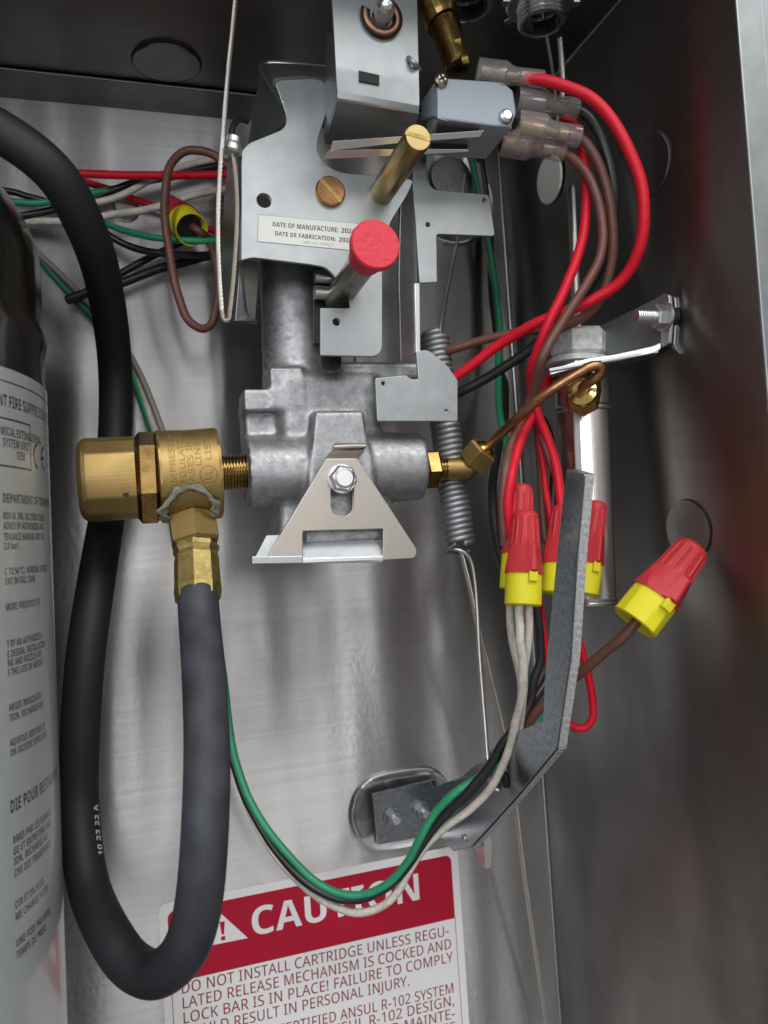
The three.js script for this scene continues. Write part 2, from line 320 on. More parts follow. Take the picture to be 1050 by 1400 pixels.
// a plane of the cabinet with real uv and, where pressed, a raised rim
function panelGeo(c, w, h, rot, tw) { const g = new THREE.BoxGeometry(w, h, tw); g.rotateX(rot[0]); g.rotateY(rot[1]); g.translate(...c); return g; }
{
  const back = panelGeo([(XL + XR) / 2, (YT + YB) / 2, -0.0006], XR - XL, YT - YB, [0, 0], 0.0012);
  part('back_panel', back, M.steel, cabinet);
  part('side_panel', panelGeo([XR + 0.0008, (YT + YB) / 2, ZF / 2], 0.0012, YT - YB, [0, 0], ZF), M.shadedSideSteel, cabinet);
  part('side_panel', panelGeo([XL - 0.0008, (YT + YB) / 2, ZF / 2], 0.0012, YT - YB, [0, 0], ZF), M.shadedSideSteel, cabinet);
  part('top_panel', panelGeo([(XL + XR) / 2, YT + 0.0008, ZF / 2], XR - XL, 0.0012, [0, 0], ZF), M.shadedTopSteel, cabinet);
  part('bottom_panel', panelGeo([(XL + XR) / 2, YB - 0.0008, ZF / 2], XR - XL, 0.0012, [0, 0], ZF), M.shadedSideSteel, cabinet);
  part('top_flange', block([(XL + XR) / 2, YT - 0.0012, 0.0134], [XR - XL - 0.004, 0.0014, 0.0266], 0.0005), M.shadedTopSteel, cabinet);
  part('front_flange', [block([XR + 0.0062, (YT + YB) / 2, ZF + 0.0007], [0.0125, YT - YB + 0.02, 0.0014], 0.0005), block([XR + 0.0127, (YT + YB) / 2, ZF - 0.008], [0.0012, YT - YB + 0.02, 0.016], 0.0004)], M.zinc, cabinet);
  part('front_flange', block([XR + 0.022, (YT + YB) / 2, ZF - 0.0008], [0.017, YT - YB + 0.02, 0.0014], 0.0005), M.zinc, cabinet);
  part('corner_seam', tube([[XR - 0.0006, YT, 0.0008], [XR - 0.0006, YB, 0.0008]], 0.0011, { seg: 8, step: 0.2 }), M.zincBright, cabinet);
  part('corner_seam', tube([[XR - 0.0004, YT - 0.0004, 0.001], [XR - 0.0004, YT - 0.0004, ZF]], 0.0007, { seg: 8, step: 0.1 }), M.zincBright, cabinet);
  // knockouts: a punched disc with a dark slit round it
  const knock = (c, r, axis, tilt) => {
    const g = turned([0, 0, 0], [0, 0.0012, 0], [[0, 0], [0, r], [0.7, r], [1, r - 0.0004], [1, 0]], 48);
    g.rotateX(tilt[0]); g.rotateZ(tilt[1]);
    if (axis === 'x') g.rotateZ(Math.PI / 2); else g.rotateX(Math.PI);
    g.translate(...c);
    return g;
  };
  const slit = (c, r, axis) => { const g = new THREE.TorusGeometry(r, 0.00045, 6, 60); if (axis === 'x') g.rotateY(Math.PI / 2); else g.rotateX(Math.PI / 2); g.translate(...c); return g; };
  for (const [c, r, ax, t] of [[[XR, 0.164, 0.1505], 0.0142, 'x', [0.03, 0.03]], [[XR, -0.0078, 0.157], 0.0138, 'x', [0.03, 0.05]], [[0.0245, YT, 0.0455], 0.0172, 'y', [0.05, 0]]]) {
    const k = part('knockout', knock(c, r, ax, t), ax === 'x' ? M.shadedSideSteel : M.shadedTopSteel, cabinet);
    part('knockout_slit', slit(c, r + 0.0002, ax), M.dark, k);
  }
  const holeDisc = solo('lit_hole_disc', knock([XR - 0.0012, 0.198, 0.0635], 0.0135, 'x', [0, 0.04]), M.holeLightWhite, 'white disc painted as the light through an open hole in the side panel behind the red wires', 'disc');  // stands in for the bright outside seen through an open knockout
  holeDisc.userData.kind = 'thing';
  // pressed rims in the back panel
  const rim = (outline, hgt) => {                       // rings of the outline scaled in, height profile
    const prof = [[1.0, 0.0001], [0.985, 0.0018], [0.965, 0.0032], [0.94, 0.0036], [0.90, 0.0032], [0.84, 0.0021], [0.77, 0.0009], [0.70, 0.0004], [0, 0.0004]];
    const pos = [], n = 64, at = (k, s, z) => { const [x, y] = outline(k / n * Math.PI * 2, s); return [x, y, z * hgt]; };
    for (let i = 0; i < prof.length - 1; i++) for (let k = 0; k < n; k++) {
      const a = at(k, ...prof[i]), b = at(k + 1, ...prof[i]), c = at(k + 1, ...prof[i + 1]), d = at(k, ...prof[i + 1]);
      pos.push(...a, ...b, ...c, ...a, ...c, ...d);
    }
    const g = new THREE.BufferGeometry(); g.setAttribute('position', new THREE.Float32BufferAttribute(pos, 3));
    g.computeVertexNormals();
    return toCreasedNormals(g, 1.2);
  };
  const oval = [[0.106, -0.1593, 0], [0.1729, -0.175, 0], [0.137, -0.1425, 0], [0.1359, -0.1906, 0]];
  const cx = (oval[0][0] + oval[1][0]) / 2, cy = (oval[2][1] + oval[3][1]) / 2, hw = (oval[1][0] - oval[0][0]) / 2, hh = (oval[2][1] - oval[3][1]) / 2;
  part('pressed_boss', rim((a, s) => { const c = Math.cos(a), q = Math.sin(a), e = hw - hh; return [cx + (Math.sign(c) * e * Math.min(1, Math.abs(c) * 3) + hh * c) * (s > 0 ? (e + hh * s) / (e + hh) : 0), cy + hh * q * s]; }, 1), M.pressed, cabinet);
  const rc = [0.1986, 0.212, 0];
  part('pressed_boss', rim((a, s) => [rc[0] + 0.031 * Math.cos(a) * s, rc[1] + 0.031 * Math.sin(a) * s], 1), M.pressed, cabinet);
}
{
  const c = [0.1994, 0.2241, 0.004];
  const w = thing('flat_washer', 'flat steel washer on the round boss above the spring', 'washer');
  part('disc', turned(c, off(c, 0, 0, 0.0018), [[0, 0], [0, 0.0135], [0.8, 0.0135], [1, 0.013], [1, 0]], 40), M.zinc, w);
  const d = off(c, 0, -0.006, 0.0018);
  part('bolt_head', [turned(d, off(d, 0, 0, 0.0014), [[0, 0.005], [0.8, 0.005], [1, 0.0045], [1, 0.003], [0.3, 0.003], [0.3, 0]], 24)], M.zincDark, w);
}

// ------------------------------------------------------------------ caution sign
{
  const W = 177.7, Hm = 180, S = 8, cv = document.createElement('canvas'); cv.width = Math.round(W * S); cv.height = Hm * S;
  const x = cv.getContext('2d'); x.scale(S, S);
  const X = (v) => v + 4.2, Y = (v) => -195.4 - v;       // millimetres of the wall to millimetres of the sign
  x.fillStyle = '#eeeeee'; x.fillRect(0, 0, W, Hm);
  x.fillStyle = '#b30a30'; x.beginPath(); x.roundRect(4.6, 4.8, W - 9.2, 60, 4); x.fill();
  x.fillStyle = '#eeeeee'; x.fillRect(4, Y(-238.6), W - 8, 140);
  x.strokeStyle = '#8f2438'; x.lineWidth = 0.35; x.strokeRect(4.6, Y(-238.6), W - 9.2, 200);
  x.fillStyle = '#f0eeee'; x.beginPath(); x.moveTo(X(29.4), Y(-207.2)); x.lineTo(X(43.2), Y(-223.6)); x.lineTo(X(15.6), Y(-223.0)); x.closePath(); x.fill();
  x.fillStyle = '#b30a30'; x.beginPath(); x.moveTo(X(28.1), Y(-211.5)); x.lineTo(X(30.9), Y(-211.5)); x.lineTo(X(30.1), Y(-218.6)); x.lineTo(X(28.9), Y(-218.6)); x.closePath(); x.fill(); x.fillRect(X(28.4), Y(-219.6), 2.2, 2.2);
  x.fillStyle = '#f0eeee'; x.font = 'bold 22px sans-serif';
  const fit = (s, left, base, right, wide) => { const m = x.measureText(s).width; x.save(); x.translate(X(left), Y(base)); x.rotate(0.0155); x.scale((right - left) / m, 1); x.fillText(s, 0, 0); x.restore(); };
  x.save(); x.translate(X(44.5), Y(-223.4)); x.scale(104.5 / x.measureText('CAUTION').width, 1); x.fillText('CAUTION', 0, 0); x.restore();
  x.fillStyle = '#8a2036'; x.font = '8.4px sans-serif';
  fit('DO NOT INSTALL CARTRIDGE UNLESS REGU-', 4.9, -245.6, 164.5);
  fit('LATED RELEASE MECHANISM IS COCKED AND', 4.9, -253.7, 165.6);
  fit('LOCK BAR IS IN PLACE! FAILURE TO COMPLY', 4.9, -261.8, 165.8);
  fit('COULD RESULT IN PERSONAL INJURY.', 4.9, -269.9, 137.4);
  fit('ONLY CERTIFIED ANSUL R-102 SYSTEM', 36, -280.9, 165.4);
  fit('ANSUL R-102 DESIGN,', 82, -288.9, 165.2);
  fit('AND MAINTE-', 112, -297.2, 164.8);
  fit('PROCEDURES', 112, -305.2, 164.8);
  const t = new THREE.CanvasTexture(cv); t.colorSpace = THREE.SRGBColorSpace; t.anisotropy = 8;
  const face = std('printed sign face', [0.88, 0.88, 0.88], 0.5, 0, { map: t, specularIntensity: 0.7 });
  const w = W / 1000, hgt = Hm / 1000, r = 0.005, s = new THREE.Shape();
  s.moveTo(0, -hgt); s.lineTo(w, -hgt); s.lineTo(w, -r); s.quadraticCurveTo(w, 0, w - r, 0); s.lineTo(r, 0); s.quadraticCurveTo(0, 0, 0, -r); s.closePath();
  const g = new THREE.ExtrudeGeometry(s, { depth: 0.0005, bevelEnabled: false, curveSegments: 8 });
  const p = g.attributes.position, uv = g.attributes.uv;
  for (let i = 0; i < p.count; i++) uv.setXY(i, p.getX(i) / w, 1 + p.getY(i) / hgt);
  g.userData.keepUV = true; g.translate(-0.0042, -0.1954, 0.0003);
  solo('caution_sign', g, face, 'red and white caution sign stuck on the back panel', 'sign');
}

// ------------------------------------------------------------------ cylinder tank at the edge
{
  const t = thing('agent_tank', 'tall steel tank with a printed label beside the black hose', 'tank');
  t.position.set(-0.1323, 0, 0.11); t.rotation.z = -0.02;
  const R = 0.095, yTop = 0.1, prof = [];
  prof.push([1e-6, -0.4], [R, -0.4], [R, 0.083], [R * 1.012, 0.088], [R * 1.012, 0.092], [R * 0.998, 0.096], [R * 0.995, 0.118]);
  for (let k = 0; k <= 14; k++) { const a = k / 14 * Math.PI / 2; prof.push([Math.max(1e-6, R * 0.995 * Math.cos(a)), 0.12 + 0.062 * Math.sin(a)]); }
  const g = toCreasedNormals(new THREE.LatheGeometry(prof.map(([a, b]) => new THREE.Vector2(a, b)), 96).toNonIndexed(), 0.6);
  part('tank_shell', g, M.tank, t);
  part('tank_neck', turned([0, 0.178, 0], [0, 0.235, 0], [[0, 0], [0, 0.02], [0.5, 0.018], [1, 0.018], [1, 0]]), M.brass, t);
  // label wraps round the shell from 10 to 110 degrees, s = millimetres along the arc
  const a0 = 10, a1 = 110, yT = 70, yB = -200, arc = (a1 - a0) * Math.PI / 180 * R * 1000, S = 7;
  const cv = document.createElement('canvas'); cv.width = Math.round(arc * S); cv.height = (yT - yB) * S; const x = cv.getContext('2d'); x.scale(S, S);
  x.fillStyle = '#b2b6b4'; x.fillRect(0, 0, arc, 300);
  x.fillStyle = x.strokeStyle = '#1d1f20';
  const s0 = (66 - a0) * Math.PI / 180 * R * 1000 - 4, put = (s, dx, y, cap, bold, sx = 0.68) => { x.font = `${bold ? 'bold ' : ''}${cap * 1.38}px sans-serif`; x.save(); x.translate(s0 + dx, yT - y); x.scale(sx, 1); x.fillText(s, 0, 0); x.restore(); };
  x.lineWidth = 0.5; x.strokeRect(4, yT - 65, 200, 400);
  put('NT FIRE SUPPRESSION SYSTEM', -2, 55.5, 4.2, true);
  x.lineWidth = 0.6; x.strokeRect(s0 - 40, yT - 51.5, 59, 17);
  put('MICAL EXTINGUISHING', -1, 45.5, 3.1, true, 0.66); put('SYSTEM UNIT', 0, 41.5, 3.1, true, 0.66); put('1E58', 8, 37.6, 3, true);
  x.lineWidth = 1.1; for (const k of [0, 8.5]) { x.beginPath(); x.arc(s0 + 26.5 + k, yT - 40.5, 4.6, Math.PI * 0.55, Math.PI * 1.45); x.stroke(); } x.fillRect(s0 + 30.6, yT - 41, 3.4, 1.1);
  put('DEPARTMENT OF TRANSPORT', -1, 21, 3.4, true);
  [['RDS UL 300, ULC/ORD-C1254.6', 708], ['AINED BY AUTHORIZED AND', 722], ['TENANCE MANUAL PART NO.', 737], ['2.8 bar).', 750], ['C TO 54 °C). NOMINAL WEIGHT', 785], ['ENT IN FULL TANK', 798], ['MORE FREQUENTLY IF', 833], ['Y BY AN AUTHORIZED A', 883], ['E DESIGN, INSTALLATION', 897], ['NG AND NOZZLES ARE', 910], ['F THE LOSS IN WEIGHT', 924], ['ARGED IMMEDIATELY', 975], ['TION, RECHARGE AND', 990], ['AQUEOUS MIXTURE OF', 1026], ['ON DIOXIDE EXPELLENT', 1041]].forEach(([s, py]) => put(s, -1, TY(py), 2.5, true));
  put('DIE POUR RESTAURANT', -2, TY(1122), 4.2, true);
  [['RMES PAR LES NORMES', 1165], ['GE ET ENTRETENU PAR', 1181], ['ION, RECHARGE AU', 1196], ['CHE DES TRANSPORTS', 1213], ['OIR ET EN PLUS', 1258], ['ME CHARGE PLEIN', 1275], ['UNE FOIS PAR MOIS', 1313], ['TEMPS DE PRISE', 1330]].forEach(([s, py]) => put(s, -1, TY(py), 2.8, true));
  const tex = new THREE.CanvasTexture(cv); tex.colorSpace = THREE.SRGBColorSpace; tex.anisotropy = 16;
  const lm = std('glossy printed label', [0.72, 0.74, 0.74], 0.3, 0, { map: tex, clearcoat: 0.6, clearcoatRoughness: 0.12, bumpMap: rep(blotch, 1.5), bumpScale: 0.0006 });
  const lg = new THREE.CylinderGeometry(R + 0.0004, R + 0.0004, (yT - yB) / 1000, 64, 1, true, a0 * Math.PI / 180, (a1 - a0) * Math.PI / 180);
  lg.translate(0, (yT + yB) / 2000, 0); lg.userData.keepUV = true;
  part('printed_label', lg, lm, t);
}
function TY(py) { return py < 900 ? 68.9 + (py - 500) * -0.25725 : -34 + (py - 900) * -0.23694; }

// ------------------------------------------------------------------ black rubber hose
const HOSE = [{ s: '10 23 22 A', mm: 403, v: 0.91 }, { s: '1/4 IN  SAE 100R1AT  10 23 22', mm: 474, v: 0.85 }];
{
  const t = thing('rubber_hose', 'thick black rubber hose looping down to the crimped brass fitting', 'hose');
  const pts = [[-0.0635, 0.1757, 0.122], [-0.0459, 0.1692, 0.121], [-0.0268, 0.155, 0.118], [-0.0159, 0.1381, 0.098], [-0.011, 0.1206, 0.052], [-0.01, 0.097, 0.028], [-0.0114, 0.0665, 0.026], [-0.0158, 0.0273, 0.04], [-0.0231, -0.0152, 0.066], [-0.0285, -0.0472, 0.077], [-0.0322, -0.0792, 0.078], [-0.0344, -0.1113, 0.078], [-0.0309, -0.1403, 0.095], [-0.0198, -0.1548, 0.122], [-0.0139, -0.1597, 0.13], [-0.0065, -0.1609, 0.138], [0.0021, -0.1524, 0.15], [0.0079, -0.1403, 0.158], [0.0116, -0.125, 0.162], [0.0152, -0.0984, 0.162], [0.0177, -0.0745, 0.154], [0.019, -0.0525, 0.14], [0.0197, -0.0314, 0.122], [0.0199, -0.0196, 0.116]];
  // printing along the wall of the hose
  const cv = document.createElement('canvas'); cv.width = 2048; cv.height = 256; const x = cv.getContext('2d');
  x.fillStyle = '#ffffff'; x.fillRect(0, 0, 2048, 256);
  const len = new THREE.CatmullRomCurve3(pts.map(V), false, 'centripetal').getLength();
  window_text(x, len);
  const img = x.getImageData(0, 0, 2048, 256).data;
  const tex = dataTex(2048, (u, v, i, j) => { const k = ((255 - j) * 2048 + i) * 4, q = img[k] / 255; const litDust = Math.max(0, Math.min(1, (u - 0.74) / 0.1)), d = 0.85 + 0.3 * (rnd() - 0.5) + litDust * (1.5 + 1.1 * noise.noise(u * 60, v * 6, 3) + (rnd() > 0.985 ? 1.2 : 0)); return [q < 0.5 ? 0.5 : 0.0155 * d, q < 0.5 ? 0.5 : 0.017 * d, q < 0.5 ? 0.48 : 0.0205 * d]; }, false, 256);  // front limb paler: its stronger light put into the colour, with dust specks
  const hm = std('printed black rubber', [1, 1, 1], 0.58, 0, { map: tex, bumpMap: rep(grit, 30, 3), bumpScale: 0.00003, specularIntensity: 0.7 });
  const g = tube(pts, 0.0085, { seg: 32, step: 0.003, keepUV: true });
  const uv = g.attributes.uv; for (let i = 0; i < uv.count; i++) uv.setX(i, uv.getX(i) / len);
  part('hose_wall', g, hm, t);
  const a = [0.0204, 0.0139, 0.098], b = [0.0212, 0.0005, 0.103], c = [0.02, -0.0227, 0.116];
  part('thread', thread([0.0202, 0.0199, 0.096], a, 0.01011, 4, 0.1), M.brass, t);
  part('hex_nut', hex(a, b, 0.01134, { hole: 0.003, spin: 0.3 }), M.brass, t);
  const f = turned(b, c, [[0, 0], [0, 0.00867], [0.06, 0.00995], [0.14, 0.00995], [0.2, 0.00915], [0.28, 0.00963], [0.72, 0.00979], [0.82, 0.01007], [1, 0.00964], [1, 0]], 8, true);
  part('crimped_ferrule', f, M.ferrule, t);
}
function window_text(x, len) {
  const along = (mm) => mm / 1000 / len * 2048;
  x.fillStyle = '#000';
  // u grows along the hose; letters stand across it
  const write = (s, mm, v, h, wide, flip) => { x.save(); x.translate(along(mm), (1 - v) * 256); x.scale(flip ? -1 : 1, flip ? 1 : -1); const hp = h / (2 * Math.PI * 8.8) * 256, wp = along(wide); x.font = 'bold 40px sans-serif'; const m = x.measureText(s).width; x.scale(wp / m, hp / 29); x.fillText(s, 0, 0); x.restore(); };
  write(HOSE[0].s, HOSE[0].mm, HOSE[0].v, 3.4, 24, true);
  write(HOSE[1].s, HOSE[1].mm, HOSE[1].v, 1.5, 95, false);
}

// ------------------------------------------------------------------ brass regulator on the left of the mechanism
{
  const t = thing('pressure_regulator', 'brass pressure regulator screwed into the left side of the casting', 'regulator');
  const z = 93, A = [-0.0259, 0.0317, 0.093], B = [-0.0023, 0.032, 0.093], C = [0.0071, 0.0319, 0.093], D = [0.0338, 0.0325, 0.093], E = [0.0468, 0.0327, 0.093];
  part('cap', turned(A, B, [[0, 0], [0, 0.0148], [0.03, 0.0165], [0.09, 0.0178], [0.16, 0.0183], [1, 0.0183], [1, 0]], 64), M.brass, t);
  part('hex_nut', hex(B, off(C, 0.0008, 0, 0), 0.0208, { spin: 0.42 }), M.brassDark, t);
  const body = part('regulator_body', turned(C, D, [[0, 0], [0, 0.0202], [0.02, 0.0208], [0.3, 0.0205], [0.5, 0.0203], [0.75, 0.0205], [0.96, 0.0208], [1, 0.0203], [1, 0]], 64), M.brass, t);
  part('threaded_nipple', thread(D, E, 0.0083, 9, 0.14), M.brassDark, t);
  const v = [-0.0066, 0.0236, 0.11];
  part('vent_hole', turned([v[0], v[1], 0.1085], [v[0], v[1], 0.1096], [[0, 0], [0, 0.0012], [1, 0.0012], [1, 0]], 16), M.dark, t);
  // letters stamped into the body: read with the head tilted left
  const cv = document.createElement('canvas'); cv.width = 512; cv.height = 768; const x = cv.getContext('2d');
  x.fillStyle = '#fff'; x.fillRect(0, 0, 512, 768); x.fillStyle = x.strokeStyle = '#6d6a62';
  const up = (s, px, y, wide) => { x.save(); x.translate(px, y); x.rotate(-Math.PI / 2); x.font = '72px sans-serif'; x.scale(wide / x.measureText(s).width, 1); x.fillText(s, 0, 0); x.restore(); };
  up('COMPRESSED', 122, 690, 640); up('REGULATOR', 208, 622, 560); up('GASES IN', 282, 626, 470); up('LINE', 352, 420, 250); up('LISTED', 448, 372, 380);
  x.lineWidth = 7; x.beginPath(); x.arc(408, 490, 76, 0, 7); x.stroke(); x.lineWidth = 11;
  x.save(); x.translate(408, 490); x.rotate(-Math.PI / 2 + 0.1); x.scale(1.2, 1.2);
  x.beginPath(); x.moveTo(-34, -26); x.lineTo(-34, 4); x.arc(-18, 4, 16, Math.PI, 0, true); x.lineTo(-2, -26); x.stroke();
  x.beginPath(); x.moveTo(14, -14); x.lineTo(14, 30); x.lineTo(38, 30); x.stroke(); x.restore();
  const im = x.getImageData(0, 0, 512, 768).data, k = (i, j) => im[((767 - j) * 512 + i) * 4] / 255;
  const stamp = dataTex(512, (u, w, i, j) => { const q = k(i, j), n = 0.94 + 0.08 * fbm(u, w, 8, 5); return [n * (0.72 + 0.28 * q), n * (0.7 + 0.3 * q), n * (0.68 + 0.32 * q)]; }, false, 768);
  const deep = dataTex(512, (u, w, i, j) => k(i, j), false, 768);
  const sm = std('stamped brass', [0.38, 0.265, 0.105], 0.6, 1, { map: stamp, bumpMap: deep, bumpScale: 0.0002, roughnessMap: calm });
  const L = V(C).distanceTo(V(D)), g = new THREE.CylinderGeometry(0.02085, 0.02085, L * 0.9, 48, 1, true, -1.1, 1.9);
  // axis of the strip along the body
  const uv = g.attributes.uv; for (let i = 0; i < uv.count; i++) { const a = uv.getX(i), b = uv.getY(i); uv.setXY(i, b, 1 - a); }
  const dir = V(D).sub(V(C)).normalize(), yy = dir, zz = new THREE.Vector3(0, 0, 1).addScaledVector(dir, -dir.z).normalize(), xx = yy.clone().cross(zz);
  g.applyMatrix4(new THREE.Matrix4().makeBasis(xx, yy, zz).setPosition(V(mix(C, D, 0.5))));
  g.userData.keepUV = true;
  part('stamped_lettering', g, sm, body);
  // sealing paste round the outlet
  const q = [0.0191, 0.0162, 0.107], pos = [], N = 60, M2 = 10;
  const g2 = new THREE.TorusGeometry(0.0103, 0.0010, 10, 60); const p2 = g2.attributes.position;
  for (let i = 0; i < p2.count; i++) { const X = p2.getX(i), Y = p2.getY(i), Z = p2.getZ(i), a = Math.atan2(Y, X), n = 1 + 0.3 * noise.noise(a * 2.6, Z * 900, 3) + 0.04 * noise.noise(a * 6, Z * 1500, 8); p2.setXYZ(i, X * n * 1.08, Y * n, Z * n + 0.0022 * Math.cos(2 * a)); }
  g2.rotateX(0.85); g2.translate(...q); g2.computeVertexNormals();
  part('sealing_paste', g2, M.sealant, t);
}

// ------------------------------------------------------------------ release mechanism
const mech = thing('release_mechanism', 'zinc plated release mechanism on a grey cast body in the centre of the cabinet', 'release mechanism');
{
  // cast body as a smooth union of solids, in millimetres about its centre
  const O = [0.0877, 0.0333, 0.088].map((q) => q * 1000), W = (a) => a.map((q, i) => q * 1000 - O[i]);
  const smin = (a, b, k) => { const h = Math.max(k - Math.abs(a - b), 0) / k; return Math.min(a, b) - h * h * k / 4; };
  const rb = (p, c, s, r) => { const q = [0, 1, 2].map((i) => Math.abs(p[i] - c[i]) - s[i] + r); return Math.hypot(...q.map((v) => Math.max(v, 0))) + Math.min(Math.max(...q), 0) - r; };
  const cyl = (p, a, b, r0, r1, e = 1) => { const d = b.map((v, i) => v - a[i]), l = Math.hypot(...d), t = d.reduce((s, v, i) => s + v * (p[i] - a[i]), 0) / (l * l); const c = a.map((v, i) => v + d[i] * t); const r = Math.hypot(...p.map((v, i) => v - c[i])) - (r0 + (r1 - r0) * Math.min(1, Math.max(0, t))); const h = (Math.abs(t - 0.5) - 0.5) * l; const x = r + e, y = h + e; return Math.hypot(Math.max(x, 0), Math.max(y, 0)) + Math.min(Math.max(x, y), 0) - e; };
  const colA = W([0.0779, 0.1488, 0.076]), colB = W([0.0747, 0.0544, 0.08]), lbA = W([0.0462, 0.0324, 0.092]), lbB = W([0.0752, 0.032, 0.092]), rbA = W([0.1314, 0.032, 0.092]), rbB = W([0.1005, 0.0324, 0.092]);
  const bt = W([0.0876, 0.0775, 0.082]), bb = W([0.0873, -0.0029, 0.084]), rt = W([0.0893, 0.0577, 0.1]), rbm = W([0.0864, -0.0023, 0.104]);
  const b1 = W([0.0668, 0.0709, 0.09]), b2 = W([0.0608, 0.0651, 0.088]), b3 = W([0.0572, 0.0535, 0.082]), hb = W([0.1142, 0.0787, 0.088]), neck = W([0.0974, 0.0708, 0.036]);
  const sdf = (p) => {
    let d = cyl(p, colA, colB, 15.8, 16.6);
    const t = Math.min(1, Math.max(0, (bt[1] - p[1]) / (bt[1] - bb[1])));
    const c = [bt[0] + (bb[0] - bt[0]) * t, (bt[1] + bb[1]) / 2, (bt[2] + bb[2]) / 2];
    d = smin(d, rb(p, c, [24 + 6 * t * t, (bt[1] - bb[1]) / 2, 17], 5), 8);
    const c2 = [rt[0] + (rbm[0] - rt[0]) * t, (rt[1] + rbm[1]) / 2, rt[2] + (rbm[2] - rt[2]) * t];
    d = smin(d, rb(p, c2, [9 + 10 * t, (rt[1] - rbm[1]) / 2, 8], 1.5), 3);
    d = smin(d, cyl(p, lbA, lbB, 16.2, 17), 3);
    d = smin(d, cyl(p, rbA, rbB, 16.6, 17.5), 3);
    d = smin(d, rb(p, b1, [8, 9.2, 9.5], 1), 2.5);
    d = smin(d, rb(p, b2, [14, 5, 11], 1), 2.5);
    d = smin(d, rb(p, b3, [10, 11, 11], 2), 3);
    d = smin(d, rb(p, hb, [22, 5, 9], 3), 4);
    d = smin(d, rb(p, neck, [14, 30, 30], 3), 5);
    return d;
  };
  const res = 110, half = 88, mc = new MarchingCubes(res, M.cast, false, false, 400000);
  mc.isolation = 0; mc.reset();
  for (let k = 0; k < res; k++) for (let j = 0; j < res; j++) for (let i = 0; i < res; i++) mc.field[i + j * res + k * res * res] = -sdf([(i - res / 2) / (res / 2) * half, (j - res / 2) / (res / 2) * half + 20, (k - res / 2) / (res / 2) * half - 20]);
  mc.update();
  const n = mc.count, g = new THREE.BufferGeometry(), pos = new Float32Array(n * 3), nor = new Float32Array(n * 3), e = 0.4;
  for (let i = 0; i < n; i++) {
    const p = [0, 1, 2].map((a) => mc.positionArray[i * 3 + a] * half + [0, 20, -20][a]), d0 = sdf(p);
    const q = [0, 1, 2].map((a) => { const s = p.slice(); s[a] += e; return sdf(s) - d0; }), l = Math.hypot(...q) || 1;
    for (let a = 0; a < 3; a++) { nor[i * 3 + a] = q[a] / l; pos[i * 3 + a] = (p[a] - q[a] / l * Math.max(-1, Math.min(1, d0)) + O[a]) / 1000; }
  }
  g.setAttribute('position', new THREE.BufferAttribute(pos, 3)); g.setAttribute('normal', new THREE.BufferAttribute(nor, 3));
  part('cast_body', g, M.cast, mech);
}
